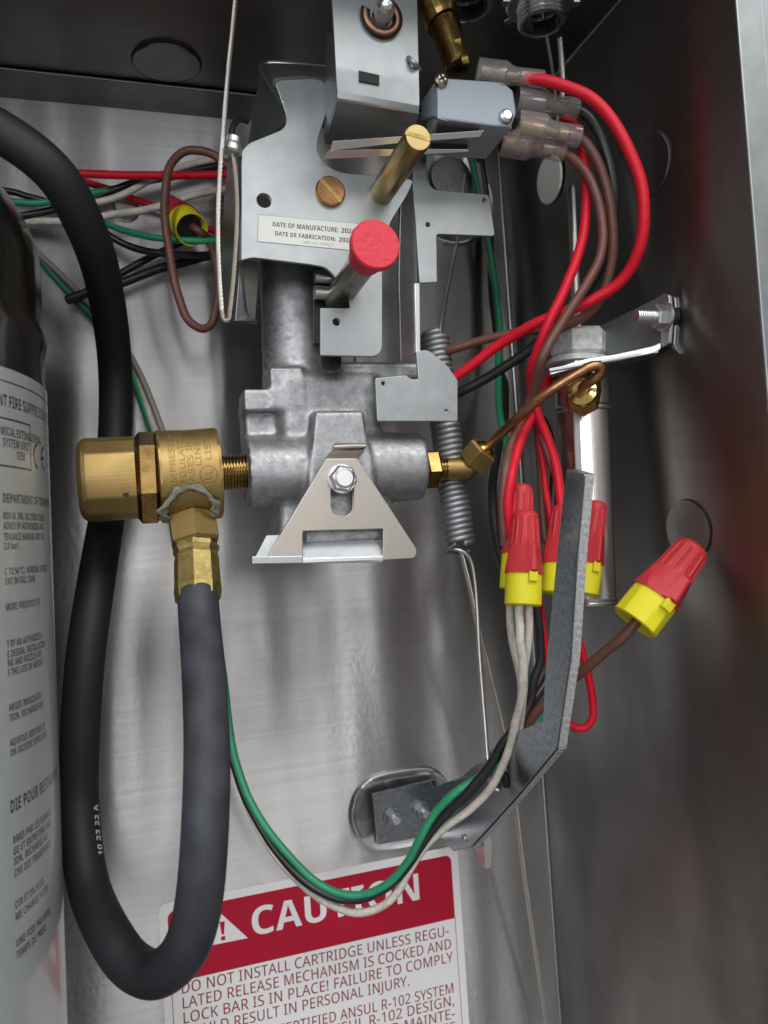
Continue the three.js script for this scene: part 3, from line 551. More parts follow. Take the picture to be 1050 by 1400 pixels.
{
  // front plate with the date label
  const pl = plate([[0.0664, 0.2039, 0.118], [0.0691, 0.2052, 0.118], [0.0846, 0.2077, 0.118], [0.0907, 0.2063, 0.118], [0.0919, 0.1994, 0.118], [0.0846, 0.1804, 0.118], [0.0835, 0.1743, 0.118], [0.0856, 0.1704, 0.118], [0.0894, 0.1667, 0.118], [0.0961, 0.1649, 0.118], [0.1158, 0.1657, 0.118], [0.1294, 0.1643, 0.118], [0.1252, 0.1564, 0.118], [0.1172, 0.1448, 0.118], [0.1118, 0.1343, 0.118], [0.1081, 0.0806, 0.118], [0.0791, 0.0811, 0.118], [0.0805, 0.1025, 0.118], [0.0944, 0.1029, 0.118], [0.094, 0.1072, 0.118], [0.0919, 0.1115, 0.118], [0.0872, 0.1183, 0.118], [0.0837, 0.1212, 0.118], [0.0757, 0.1222, 0.118], [0.0515, 0.1241, 0.118], [0.0466, 0.1226, 0.118], [0.0496, 0.1713, 0.118], [0.0533, 0.1752, 0.118], [0.0691, 0.1829, 0.118], [0.071, 0.1878, 0.118]],
    0.0019, { round: [0.002, 0.001, 0.002, 0.004, 0.003, 0.004, 0.004, 0.004, 0.003, 0.004, 0.002, 0.002, 0.001, 0.002, 0.002, 0.006, 0, 0, 0.001, 0.001, 0.001, 0.003, 0.002, 0.002, 0.005, 0.001, 0.001, 0.002, 0.004, 0.004], holes: [{ c: [0.0582, 0.1498, 0.118], r: 0.0037 }, { c: [0.0883, 0.1555, 0.118], r: 0.0072 }, { c: [0.0875, 0.0964, 0.118], r: 0.0022 }] });
  const fp = part('front_plate', pl, M.zinc, mech);
  const fl = [[0.0496, 0.171, 0.118], [0.0463, 0.1229, 0.118]], fb = [[0.05, 0.1715, 0.117], [0.0468, 0.1233, 0.117]];
  const A = [[0.0499, 0.171, 0.118], [0.0492, 0.171, 0.1172], [0.049, 0.1718, 0.115], [0.0496, 0.174, 0.11], [0.0516, 0.1813, 0.095], [0.0548, 0.1929, 0.07]], B = [[0.0466, 0.1226, 0.118], [0.0459, 0.1228, 0.1172], [0.0458, 0.1236, 0.115], [0.0463, 0.1251, 0.11], [0.0481, 0.1296, 0.095], [0.0511, 0.138, 0.07]];
  part('side_flange', sheet(A, B, 0.0019, true), M.zinc, fp);
  // screw in the plate
  const c = [0.0883, 0.1555, 0.118], d = off(c, 0, 0, 0.0022);
  const sc = part('brass_screw', turned(off(c, 0, 0, -0.006), d, [[0, 0], [0, 0.0068], [0.93, 0.0068], [1, 0.0062], [1, 0]], 32), M.bronze, fp);
  part('screw_slot', block(off(d, 0, 0, 0.00005), [0.0132, 0.0019, 0.0003], 0.0001, [0, 0, -0.85]), M.brassBright, sc);
  // date label
  const cv = document.createElement('canvas'); cv.width = 1024; cv.height = 256; const x = cv.getContext('2d');
  x.fillStyle = '#dcdedb'; x.fillRect(0, 0, 1024, 256); x.fillStyle = '#24272a';
  const tx = (s, l, y, f, w) => { x.font = f; const m = x.measureText(s).width; x.save(); x.translate(l, y); x.scale(w / m, 1); x.fillText(s, 0, 0); x.restore(); };
  tx('DATE OF MANUFACTURE:', 108, 98, 'bold 60px sans-serif', 520); tx('2024', 646, 98, 'bold 60px sans-serif', 110);
  tx('DATE DE FABRICATION:', 128, 182, 'bold 58px sans-serif', 480); tx('2024', 628, 182, 'bold 58px sans-serif', 110);
  x.fillStyle = '#777b7d'; tx('LABEL NO. 435882/3', 340, 232, '34px sans-serif', 250);
  x.strokeStyle = '#8d9496'; x.lineWidth = 5; x.strokeRect(1, 1, 1022, 254);
  const t = new THREE.CanvasTexture(cv); t.colorSpace = THREE.SRGBColorSpace; t.anisotropy = 8;
  const q = [[0.0552, 0.1433, 0.1182], [0.1148, 0.1415, 0.1182], [0.1135, 0.1285, 0.1182], [0.0541, 0.1312, 0.1182]];
  const lg = new THREE.BufferGeometry(); const u = [[0, 1], [1, 1], [1, 0], [0, 0]], ps = [], us = [];
  for (const i of [0, 3, 2, 0, 2, 1]) { ps.push(...q[i]); us.push(...u[i]); }
  lg.setAttribute('position', new THREE.Float32BufferAttribute(ps, 3)); lg.setAttribute('uv', new THREE.Float32BufferAttribute(us, 2)); lg.computeVertexNormals(); lg.userData.keepUV = true;
  part('date_label', lg, std('paper label', [0.82, 0.82, 0.81], 0.5, 0, { map: t }), fp);
}
{
  // frame behind the front plate: left wall with its rolled edge, top lip, curved lower guard
  part('frame_wall', sheet([[0.0668, 0.2313, 0.084], [0.0675, 0.2192, 0.096], [0.0682, 0.207, 0.108], [0.0703, 0.1949, 0.117]], [[0.0576, 0.1913, 0.084], [0.0585, 0.186, 0.096], [0.0614, 0.1828, 0.108], [0.0701, 0.1862, 0.117]], 0.0016), M.zinc, mech);
  part('top_lip', sheet([[0.0664, 0.2309, 0.084], [0.0675, 0.2335, 0.083], [0.0697, 0.2349, 0.083], [0.0831, 0.2315, 0.09], [0.0992, 0.2242, 0.102]], [[0.0666, 0.2073, 0.11], [0.0674, 0.2101, 0.11], [0.0693, 0.2104, 0.111], [0.0808, 0.2112, 0.113], [0.0948, 0.2097, 0.116]], 0.0016), M.zinc, mech);
  part('lip_edge', tube([[0.07, 0.1952, 0.117], [0.0674, 0.2097, 0.106], [0.0667, 0.2259, 0.09], [0.067, 0.2315, 0.085], [0.0702, 0.2336, 0.084], [0.0817, 0.2321, 0.088], [0.099, 0.2247, 0.1]], 0.00140), M.zincBright, mech);
  part('curved_guard', sheet([[0.0502, 0.1883, 0.08], [0.0468, 0.1597, 0.072], [0.0439, 0.1311, 0.07], [0.0419, 0.1141, 0.072], [0.0418, 0.1071, 0.08], [0.0427, 0.1019, 0.092]], [[0.0523, 0.1772, 0.104], [0.0507, 0.1483, 0.1], [0.0502, 0.1225, 0.096], [0.051, 0.1071, 0.096], [0.0524, 0.1021, 0.098], [0.0541, 0.0987, 0.104]], 0.0015), M.zincDark, mech);
  part('guard_wall', plate([[0.0499, 0.1306, 0.1], [0.0577, 0.1311, 0.092], [0.056, 0.1025, 0.092], [0.0444, 0.1023, 0.092]], 0.0015), M.zincDark, mech);
  // inside of the slot: little springs on a shaft
  part('inner_shaft', [turned([0.082, 0.1216, 0.104], [0.0933, 0.1213, 0.104], [[0, 0], [0, 0.0032], [1, 0.0032], [1, 0]], 20), turned([0.0815, 0.114, 0.104], [0.0927, 0.1137, 0.104], [[0, 0], [0, 0.0032], [1, 0.0032], [1, 0]], 20)], M.zincBright, mech);
  part('slot_bottom', plate([[0.0832, 0.0897, 0.105], [0.0927, 0.0898, 0.105], [0.0918, 0.0774, 0.105], [0.0824, 0.0774, 0.105]], 0.001, { round: 0.004 }), M.dark, mech);
  part('guide_plate', plate([[0.0837, 0.1357, 0.097], [0.1099, 0.1369, 0.097], [0.1069, 0.092, 0.097], [0.0809, 0.0918, 0.097]], 0.001), M.blackCover, mech);
  // big strip at the top, bent back under
  const A = [[0.0851, 0.2326, 0.152], [0.0852, 0.2025, 0.151], [0.0852, 0.1852, 0.1502], [0.0854, 0.1824, 0.1498], [0.0855, 0.181, 0.149], [0.0857, 0.1804, 0.1474], [0.086, 0.1805, 0.145], [0.0865, 0.1812, 0.141], [0.0875, 0.1825, 0.132], [0.0902, 0.1854, 0.108]], B = [[0.123, 0.2386, 0.152], [0.1218, 0.2072, 0.151], [0.121, 0.1835, 0.1502], [0.1209, 0.1802, 0.1498], [0.1211, 0.1791, 0.149], [0.1215, 0.1787, 0.1474], [0.122, 0.1788, 0.145], [0.1229, 0.1798, 0.141], [0.1246, 0.1808, 0.132], [0.1291, 0.1843, 0.108]];
  const strip = part('top_strip', sheet(A, B, 0.002, false, 54), M.zinc, mech);
  part('strip_edge', plate([[0.0898, 0.2228, 0.128], [0.0864, 0.2076, 0.15], [0.0856, 0.1816, 0.149], [0.0897, 0.1843, 0.11], [0.0884, 0.2093, 0.12]], 0.0012), M.zincDark, strip);
  part('slot', plate([[0.0948, 0.1913, 0.1532], [0.1036, 0.1904, 0.1532], [0.1033, 0.1861, 0.1532], [0.0945, 0.1866, 0.1532]], 0.0008), M.dark, strip);
  part('punched_tab', tube([[0.1169, 0.1993, 0.153], [0.1186, 0.1961, 0.155], [0.1223, 0.1962, 0.151]], 0.00108), M.zinc, strip);
  const s0 = [0.1058, 0.2148, 0.1525], s1 = off(s0, 0.0005, 0.001, 0.0105);
  part('shaft_end', turned(s0, s1, [[0, 0], [0, 0.0042], [0.5, 0.0042], [0.68, 0.0039], [0.84, 0.003], [0.95, 0.0016], [1, 0]], 32), M.fitting, strip);
  const eg = new THREE.TorusGeometry(0.0071, 0.0021, 4, 40, Math.PI * 1.62); eg.scale(1, 1, 0.3); eg.rotateZ(-3.5); eg.translate(...off(s0, 0, 0, 0.0022));
  part('retaining_ring', eg, std('bronze ring', [0.25, 0.15, 0.11], 0.4, 1), strip);
  // two brass/plated pins that stand out of the plate
  const p0 = [0.113, 0.1571, 0.116], p1 = off(p0, 0, 0, 0.052);
  const bp = part('brass_pin', turned(p0, p1, [[0, 0], [0, 0.0056], [0.98, 0.0056], [1, 0.0051], [1, 0]], 36), M.brassPin, mech);
  part('pin_slot', block(off(p1, 0, 0.0004, 0.00002), [0.0105, 0.0017, 0.0003], 0.0001, [0, 0, -0.18]), M.brassBright, bp);
  const r0 = [0.0929, 0.1121, 0.1], r1 = off(r0, 0, 0.0015, 0.062);
  const rp = part('lever_pin', turned(r0, r1, [[0, 0], [0, 0.0061], [1, 0.0061], [1, 0]], 32), M.pin, mech);
  const c0 = mix(r0, r1, 0.82), c1 = off(r1, 0, 0.0002, 0.004);
  part('red_end_cap', turned(c0, c1, [[0, 0], [0, 0.0072], [0.4, 0.0078], [0.72, 0.0098], [0.8, 0.0101], [0.95, 0.0101], [1, 0.0095], [1, 0]], 44), M.redCap, rp);
}
{
  // triangular bracket below
  const z = 119;
  const tri = part('triangular_bracket', plate([[0.0785, 0.0348, 0.119], [0.0929, 0.0343, 0.119], [0.1184, -0.0086, 0.119], [0.1171, -0.0122, 0.119], [0.1017, -0.012, 0.119], [0.1027, 0.0021, 0.119], [0.0659, 0.0034, 0.119], [0.065, -0.0103, 0.119], [0.0491, -0.0094, 0.119], [0.0506, -0.0054, 0.119]], 0.0022, { round: [0.001, 0.001, 0.004, 0.003, 0.0005, 0.0005, 0.0005, 0.0005, 0.001, 0.002], holes: [{ round: 0.0052, pts: [[0.0798, 0.0305, 0.119], [0.0912, 0.03, 0.119], [0.0898, 0.0085, 0.119], [0.0784, 0.0091, 0.119]] }] }), M.passivated, mech);
  part('top_tab', sheet([[0.0788, 0.0344, 0.1188], [0.0791, 0.0358, 0.118], [0.0809, 0.0374, 0.115], [0.0847, 0.0406, 0.11], [0.0848, 0.0415, 0.111]], [[0.0929, 0.034, 0.1188], [0.0932, 0.0354, 0.118], [0.0949, 0.037, 0.115], [0.0993, 0.0402, 0.11], [0.0994, 0.041, 0.111]], 0.0018), M.passivated, tri);
  part('tab_lip', tube([[0.0845, 0.0408, 0.111], [0.0914, 0.0408, 0.112], [0.0987, 0.0406, 0.112]], 0.00100), M.passivated, tri);
  part('bottom_tray', plate([[0.0437, -0.0078, 0.118], [0.1013, -0.0123, 0.119], [0.1029, -0.0075, 0.114], [0.0992, 0.0023, 0.106], [0.0518, 0.0023, 0.106]], 0.0016), M.tray, tri);
  part('tray_edge', plate([[0.0433, -0.0061, 0.1192], [0.0652, -0.0074, 0.1192], [0.065, -0.0106, 0.1192], [0.0431, -0.0093, 0.1192]], 0.0014), M.zincDark, tri);
  part('tray_edge', plate([[0.0651, -0.0084, 0.1192], [0.1018, -0.0101, 0.1192], [0.1017, -0.012, 0.1192], [0.065, -0.0106, 0.1192]], 0.0014), M.zincBright, tri);
  const b = [0.0848, 0.0254, 0.119];
  const w = part('washer', turned(b, off(b, 0, 0, 0.0014), [[0, 0], [0, 0.0066], [0.8, 0.0066], [1, 0.0062], [1, 0]], 36), M.zincBright, tri);
  part('bolt_head', [hex(off(b, 0, 0, 0.0014), off(b, 0, 0, 0.005), 0.0061, { spin: 0.3 }), turned(off(b, 0, 0, 0.0049), off(b, 0, 0, 0.0068), [[0, 0.0046], [0.5, 0.0045], [0.85, 0.0036], [1, 0]], 32)], M.zincBright, w);
}
{
  // right hand bracket: upper and lower ears with a dark web between
  const web = part('bracket_web', plate([[0.1243, 0.1593, 0.116], [0.1324, 0.1731, 0.108], [0.1359, 0.1637, 0.108], [0.133, 0.1178, 0.108], [0.1291, 0.0852, 0.108], [0.1179, 0.0797, 0.116], [0.1192, 0.1182, 0.116]], 0.0014), M.zincDark, mech);
  part('upper_ear', plate([[0.1335, 0.1826, 0.11], [0.14, 0.1832, 0.11], [0.1393, 0.1681, 0.11], [0.1424, 0.1643, 0.11], [0.1718, 0.1639, 0.11], [0.1734, 0.1431, 0.11], [0.1423, 0.1425, 0.11], [0.1409, 0.1189, 0.11], [0.1319, 0.1182, 0.11], [0.1319, 0.149, 0.11], [0.1317, 0.1668, 0.11]], 0.0016, { round: [0.003, 0.002, 0.004, 0.004, 0.002, 0.002, 0.0015, 0.001, 0.001, 0.001, 0.002], holes: [{ c: [0.1381, 0.1469, 0.11], r: 0.0016 }, { c: [0.1688, 0.1607, 0.11], r: 0.0016 }] }), M.zinc, web);
  part('bend_edge', plate([[0.1291, 0.1179, 0.1105], [0.1317, 0.118, 0.1105], [0.1297, 0.0846, 0.1105], [0.1274, 0.0846, 0.1105]], 0.0014), M.zincBright, web);
  const low = part('lower_ear', plate([[0.1058, 0.0721, 0.112], [0.121, 0.0734, 0.112], [0.1238, 0.0713, 0.112], [0.1271, 0.0717, 0.112], [0.1269, 0.0849, 0.112], [0.1333, 0.0856, 0.112], [0.1424, 0.078, 0.112], [0.1472, 0.0709, 0.112], [0.1457, 0.0512, 0.112], [0.1055, 0.052, 0.112]], 0.0016, { round: [0.001, 0.001, 0.002, 0.0005, 0.002, 0.003, 0.002, 0.001, 0.0008, 0.001], holes: [{ c: [0.1096, 0.0697, 0.112], r: 0.0014 }, { c: [0.1401, 0.0562, 0.112], r: 0.0014 }] }), M.zinc, web);
}
{
  // switch block with its blades, screws and end terminals
  const f = [[0.1339, 0.1974, 0.142], [0.1358, 0.1996, 0.142], [0.1666, 0.2012, 0.142], [0.1715, 0.1976, 0.142], [0.1722, 0.1872, 0.142], [0.1691, 0.1808, 0.142], [0.1606, 0.1803, 0.142], [0.1337, 0.181, 0.142]];
  const sw = part('switch_block', plate(f, 0.016, { round: 0.0012, bevel: 0.0008 }), M.switchGrey, mech);
  part('switch_end', plate([[0.1332, 0.1972, 0.126], [0.1327, 0.1995, 0.141], [0.135, 0.1982, 0.142], [0.1337, 0.181, 0.142], [0.1307, 0.1842, 0.138], [0.1333, 0.1886, 0.126]], 0.006, { bevel: 0.0006 }), M.switchGrey, sw);
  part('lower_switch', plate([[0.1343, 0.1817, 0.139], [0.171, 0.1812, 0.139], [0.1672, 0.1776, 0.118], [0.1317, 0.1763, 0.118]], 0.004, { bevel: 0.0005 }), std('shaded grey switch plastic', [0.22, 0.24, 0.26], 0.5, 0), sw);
  const a = [0.1356, 0.1978, 0.1423], b = [0.1663, 0.1847, 0.1423];
  const s1 = part('screw', turned(a, off(a, 0, 0, 0.0026), [[0, 0], [0, 0.0032], [0.5, 0.003], [0.9, 0.0018], [1, 0]], 28), M.pin, sw);
  part('cross_slot', [block(off(a, 0, 0, 0.0025), [0.0035, 0.0007, 0.0006], 0.0001, [0, 0, 0.5]), block(off(a, 0, 0, 0.0025), [0.0035, 0.0007, 0.0006], 0.0001, [0, 0, 2.07])], M.dark, s1);
  part('screw', turned(b, off(b, 0, 0, 0.0026), [[0, 0], [0, 0.0034], [0.6, 0.0031], [0.95, 0.002], [1, 0]], 28), M.zincBright, sw);
  part('switch_opening', plate([[0.1335, 0.1792, 0.1404], [0.1537, 0.1791, 0.1404], [0.1544, 0.1776, 0.137], [0.134, 0.1764, 0.137]], 0.0004), M.dark, sw);
  part('switch_opening', plate([[0.1341, 0.1758, 0.131], [0.1522, 0.1764, 0.131], [0.1536, 0.1762, 0.127], [0.1348, 0.1749, 0.127]], 0.0004), M.dark, sw);
  // blades run out to the left under the strip
  part('switch_blade', [plate([[0.0885, 0.1739, 0.128], [0.1158, 0.1732, 0.138], [0.1537, 0.1766, 0.144], [0.152, 0.1734, 0.144], [0.1163, 0.1713, 0.136], [0.0877, 0.1711, 0.125]], 0.0004, { bevel: 0.0001 })], M.leafSpring, sw);
  part('switch_blade', [plate([[0.0865, 0.1705, 0.126], [0.1168, 0.1694, 0.134], [0.1488, 0.1709, 0.138], [0.1486, 0.1695, 0.138], [0.1174, 0.1675, 0.132], [0.085, 0.1682, 0.123]], 0.0004, { bevel: 0.0001 })], M.leafSpring, sw);
  part('terminal_block', plate([[0.1709, 0.1864, 0.14], [0.1739, 0.1867, 0.14], [0.1749, 0.1828, 0.136], [0.1736, 0.1802, 0.126], [0.1724, 0.1785, 0.122], [0.1698, 0.1798, 0.126]], 0.006), M.dark, sw);
}

// ------------------------------------------------------------------ cable clamp of brass above the switch
{
  const t = thing('brass_connector', 'tarnished brass connector with two set screws above the switch block', 'connector');
  const a = [0.1388, 0.2497, 0.128], b = [0.1435, 0.2311, 0.133], c = [0.1482, 0.2094, 0.136];
  part('collar', turned(a, b, [[0, 0], [0, 0.0088], [0.9, 0.0088], [1, 0.008], [1, 0]], 36), M.brassDark, t);
  part('sleeve', turned(b, c, [[0, 0], [0, 0.0069], [0.97, 0.0069], [1, 0.0064], [1, 0.0035], [0.8, 0.0035], [0.8, 0]], 36), M.brassDark, t);
  for (const q of [[0.1464, 0.2182, 0.141], [0.1482, 0.2088, 0.1435]]) {
    const s = part('set_screw', turned(off(q, -0.001, 0, -0.001), off(q, 0.0012, -0.0002, 0.0009), [[0, 0], [0, 0.0021], [1, 0.002], [1, 0]], 20), M.brassBright, t);
    part('screw_slot', block(off(q, 0.0012, -0.0002, 0.001), [0.0034, 0.0007, 0.0003], 0.0001, [0, 0.7, 0.6]), M.dark, s);
  }
}

// ------------------------------------------------------------------ zinc steel lock bar standing out from the wall
{
  const t = thing('lock_bar', 'long flat zinc bar that rises from two nuts over the sign', 'lock bar');
  const o = [[0.1588, 0.0205, 0.1848], [0.1588, 0.0173, 0.1975], [0.1588, -0.0136, 0.1881], [0.1588, -0.0545, 0.1776], [0.1588, -0.0937, 0.1618], [0.1588, -0.11, 0.1412], [0.1588, -0.1262, 0.1205], [0.1588, -0.1722, 0.0595], [0.1588, -0.1846, 0.0324], [0.1588, -0.1853, 0.0044], [0.1588, -0.156, 0.005], [0.1588, -0.1367, 0.0516], [0.1588, -0.1011, 0.1115], [0.1588, -0.0848, 0.1508], [0.1588, -0.0636, 0.1558], [0.1588, -0.0319, 0.1665], [0.1588, -0.0078, 0.1746]];
  part('arm', plate(o, 0.0044, { round: 0.0012, bevel: 0.0004 }), M.galv, t);
  // sawn front edge, a rougher strip set a hair proud of the arm
  const e0 = [[0.1588, 0.0173, 0.1975], [0.1588, -0.0136, 0.1881], [0.1588, -0.0545, 0.1776], [0.1588, -0.0937, 0.1618]];
  const dx = 0.0042, out = 0.0002;
  part('sawn_edge', sheet(e0.map((p) => [p[0] + 0.0004, p[1], p[2] + out]), e0.map((p) => [p[0] + dx, p[1], p[2] + out]), 0.0001), M.cutEdge, t);
  const e1 = [[0.1588, -0.094, 0.1618], [0.1588, -0.1105, 0.1411], [0.1588, -0.1269, 0.1204], [0.1588, -0.173, 0.0593]];
  part('sawn_edge', sheet(e1.map((p) => [p[0] + 0.0004, p[1] - 0.0002, p[2] + 0.0001]), e1.map((p) => [p[0] + dx, p[1] - 0.0002, p[2] + 0.0001]), 0.0001), M.cutEdge, t);
  const hole = [[0.1585, -0.122, 0.1088]][0];
  part('hook_hole', turned(hole, off(hole, -0.0004, 0, 0), [[0, 0], [0, 0.004], [1, 0.004], [1, 0]], 24), M.dark, t);
  const rv = [[0.1584, -0.1705, 0.0507]][0];
  part('rivet', turned(off(rv, 0.001, 0, 0), off(rv, -0.0016, 0, 0), [[0, 0], [0, 0.0022], [0.6, 0.002], [1, 0]], 20), M.zincBright, t);
  const foot = part('foot_plate', plate([[0.12, -0.1537, 0.0062], [0.1596, -0.1513, 0.0062], [0.1601, -0.184, 0.0062], [0.1215, -0.1836, 0.0062]], 0.0026, { round: 0.0006 }), M.galv, t);
  for (const q of [[0.1313, -0.1681, 0.0062], [0.1499, -0.1678, 0.0062]]) {
    const s = part('star_washer', turned(q, off(q, 0, 0, 0.0009), [[0, 0], [0, 0.0058], [1, 0.0054], [1, 0]], 14, true), M.zincDark, foot);
    part('nut', hex(off(q, 0, 0, 0.0009), off(q, 0, 0, 0.0042), 0.0048, { spin: rnd() }), M.zincDark, s);
    part('stud', thread(off(q, 0, 0, 0.003), off(q, 0, 0, 0.0095), 0.0025, 6), M.zincBright, s);
  }
  part('end_tab', plate([[0.167, -0.1703, 0.058], [0.1715, -0.1679, 0.058], [0.1725, -0.1721, 0.058], [0.1706, -0.186, 0.058], [0.167, -0.1865, 0.058]], 0.012), M.zincBright, t);
}

// ------------------------------------------------------------------ coil spring, hooks and wire ropes
function coil(a, b, R, r, turns) {
  const A = V(a), B = V(b), d = B.clone().sub(A).normalize(), u = new THREE.Vector3(0, 0, 1).addScaledVector(d, -d.z).normalize(), w = d.clone().cross(u), n = turns * 20, p = [];
  for (let i = 0; i <= n; i++) { const a2 = i / 20 * Math.PI * 2; p.push(A.clone().lerp(B, i / n).addScaledVector(u, Math.cos(a2) * R).addScaledVector(w, Math.sin(a2) * R).toArray()); }
  return tube(p, r, { seg: 8, step: 0.0022 });
}
{
  const t = thing('extension_spring', 'dark steel extension spring behind the brass elbow', 'spring');
  part('coil', coil([0.1509, 0.1026, 0.076], [0.1543, -0.0081, 0.084], 0.00647, 0.00166, 38), M.spring, t);
  part('end_loop', tube([[0.149, -0.0078, 0.09], [0.1464, -0.0102, 0.086], [0.1467, -0.0113, 0.082], [0.1511, -0.0124, 0.08], [0.1585, -0.013, 0.078], [0.1611, -0.0116, 0.08]], 0.00094), M.spring, t);
  solo('hook_wire', tube([[0.1513, -0.0102, 0.084], [0.1552, -0.0119, 0.086], [0.1585, -0.0159, 0.086], [0.1602, -0.0258, 0.086], [0.1595, -0.0668, 0.087], [0.1585, -0.0995, 0.09], [0.1571, -0.1202, 0.094], [0.1562, -0.1276, 0.098], [0.1598, -0.1297, 0.1], [0.1627, -0.127, 0.101]], 0.00111), M.ropeSteel, 'bent steel hook wire joining the spring end to the lock bar', 'hook');
  const g = 'wire ropes';
  solo('wire_rope', rope([[0.1553, -0.0112, 0.082], [0.1591, -0.0267, 0.08], [0.1641, -0.0496, 0.076], [0.1716, -0.0763, 0.07], [0.1829, -0.1173, 0.06], [0.1903, -0.155, 0.052], [0.1975, -0.199, 0.042], [0.2072, -0.2529, 0.03], [0.218, -0.3105, 0.018]], 0.00132), M.ropeSteel, 'thin steel wire rope running down from the spring past the sign', 'wire rope', g);
  solo('wire_rope', rope([[0.1971, 0.214, 0.03], [0.1867, 0.177, 0.04], [0.1791, 0.157, 0.046], [0.1701, 0.1349, 0.054], [0.1594, 0.1086, 0.066], [0.155, 0.097, 0.072]], 0.00104), M.ropeSteel, 'short thin wire rope from the round boss down to the spring top', 'wire rope', g);
  solo('wire_rope', rope([[0.0506, 0.2383, 0.128], [0.0479, 0.2201, 0.126], [0.0451, 0.2018, 0.124], [0.0418, 0.1775, 0.121], [0.0392, 0.1563, 0.118], [0.0375, 0.1345, 0.116], [0.0372, 0.1159, 0.114], [0.0374, 0.1017, 0.113]], 0.00111), M.ropeSteel, 'steel wire rope hanging from the ceiling left of the mechanism', 'wire rope', g);
  const w = thing('looped_rope', 'wire rope with a crimped sleeve along the left edge of the front plate', 'wire rope');
  part('rope_strands', rope([[0.0374, 0.1017, 0.113], [0.0381, 0.0978, 0.113], [0.0397, 0.0975, 0.113], [0.0412, 0.1037, 0.114], [0.0447, 0.1284, 0.116], [0.0462, 0.1471, 0.118], [0.046, 0.1623, 0.12], [0.0455, 0.1696, 0.12]], 0.00112), M.ropeDark, w);
  part('rope_eye', tube([[0.046, 0.1732, 0.12], [0.0458, 0.1789, 0.119], [0.0478, 0.1846, 0.116], [0.0514, 0.1888, 0.112], [0.0545, 0.1902, 0.108]], 0.00129), M.blackCover, w);
  const a = [0.0465, 0.1759, 0.12], b = [0.0451, 0.1686, 0.12];
  part('crimp_sleeve', turned(a, b, [[0, 0], [0, 0.0030], [0.1, 0.0036], [0.4, 0.0036], [0.5, 0.0030], [0.6, 0.0040], [0.9, 0.0042], [1, 0.0034], [1, 0]], 24), M.zincBright, w);
}
{
  // conduit fittings in the ceiling and the two ropes below the larger one
  const fit = (c, label) => {
    const t = thing('conduit_fitting', label, 'conduit fitting', 'conduit fittings through the top panel');
    const dn = (q) => [c[0], YT - q, c[2]];
    const nut = turned(dn(0.0015), dn(0.0062), [[0, 0.009], [0, 0.0158], [0.2, 0.0165], [0.8, 0.0165], [1, 0.0155], [1, 0.009]], 44);
    const lugs = []; for (let k = 0; k < 8; k++) { const a = k / 8 * Math.PI * 2 + 0.2; lugs.push(block([c[0] + 0.0168 * Math.cos(a), YT - 0.0038, c[2] + 0.0168 * Math.sin(a)], [0.0046, 0.0046, 0.0046], 0.0006, [0, -a, 0])); }
    part('locknut', [nut, ...lugs], M.fitting, t);
    const L = 0.0155, prof = [[0, 0.0092]]; for (let i = 0; i < 7; i++) prof.push([(i + 0.1) / 7, 0.0107], [(i + 0.45) / 7, 0.0115], [(i + 0.6) / 7, 0.0115], [(i + 0.95) / 7, 0.0107]); prof.push([0.99, 0.0108], [1, 0.0104], [1, 0.0088], [0.6, 0.0084], [0.55, 0.0084]);
    part('threaded_sleeve', turned(dn(0), dn(L), prof, 40), M.fitting, t);
    part('bore', turned(dn(0.001), dn(0.002), [[0, 0], [0, 0.0088], [1, 0.0088], [1, 0]], 32), M.dark, t);
  };
  fit([0.1937, 0, 0.1341], 'zinc threaded conduit fitting in the top panel with a wire rope through it');
  fit([0.1542, 0, 0.1372], 'zinc threaded conduit fitting half hidden behind the brass connector');
  solo('wire_rope', rope([[0.1973, 0.2539, 0.13], [0.1999, 0.2443, 0.126], [0.2063, 0.2374, 0.118], [0.2154, 0.2296, 0.106], [0.2221, 0.2196, 0.096], [0.2259, 0.2071, 0.09]], 0.00075), M.ropeSteel, 'thin wire rope coming down out of the threaded conduit fitting', 'wire rope', 'wire ropes');
  solo('wire_rope', rope([[0.213, 0.2432, 0.118], [0.2144, 0.236, 0.116], [0.2167, 0.2254, 0.112], [0.2179, 0.2171, 0.108], [0.2211, 0.2094, 0.1]], 0.00150), M.ropeSteel, 'short thick cut wire rope end standing up beside the red loop', 'wire rope', 'wire ropes');
}

// ------------------------------------------------------------------ brass elbow, copper tube and air cylinder on the right
{
  const t = thing('brass_elbow', 'brass elbow fitting screwed into the right side of the casting', 'pipe fitting');
  const z = 96, a = [0.129, 0.0306, 0.092], b = [0.1333, 0.0304, 0.092], c = [0.1411, 0.0305, 0.092], d = [0.1466, 0.0302, 0.093], e = [0.1573, 0.0297, 0.094], k = [0.1632, 0.0362, 0.097], n = [0.1671, 0.0402, 0.099];
  part('reducer_thread', thread(a, b, 0.00944, 3, 0.1), M.brassDark, t);
  part('hex_reducer', hex(b, c, 0.01022, { spin: 0.2 }), M.brassDark, t);
  part('pipe_thread', thread(c, d, 0.00549, 4, 0.12), M.brassDark, t);
  part('elbow_body', [tube([d, mix(d, e, 0.7), e], 0.00551, { seg: 20 }), turned([0.1547, 0.0273, 0.093], k, [[0, 0], [0, 0.00480], [1, 0.00627], [1, 0]], 24)], M.brass, t);
  part('tube_nut', hex([0.159, 0.0321, 0.095], [0.1644, 0.039, 0.101], 0.00883, { spin: 0.5 }), M.brass, t);
  part('nut_face', turned([0.1644, 0.039, 0.101], [0.1652, 0.0399, 0.102], [[0, 0], [0, 0.00552], [1, 0.00368], [1, 0]], 28), M.brassBright, t);
}
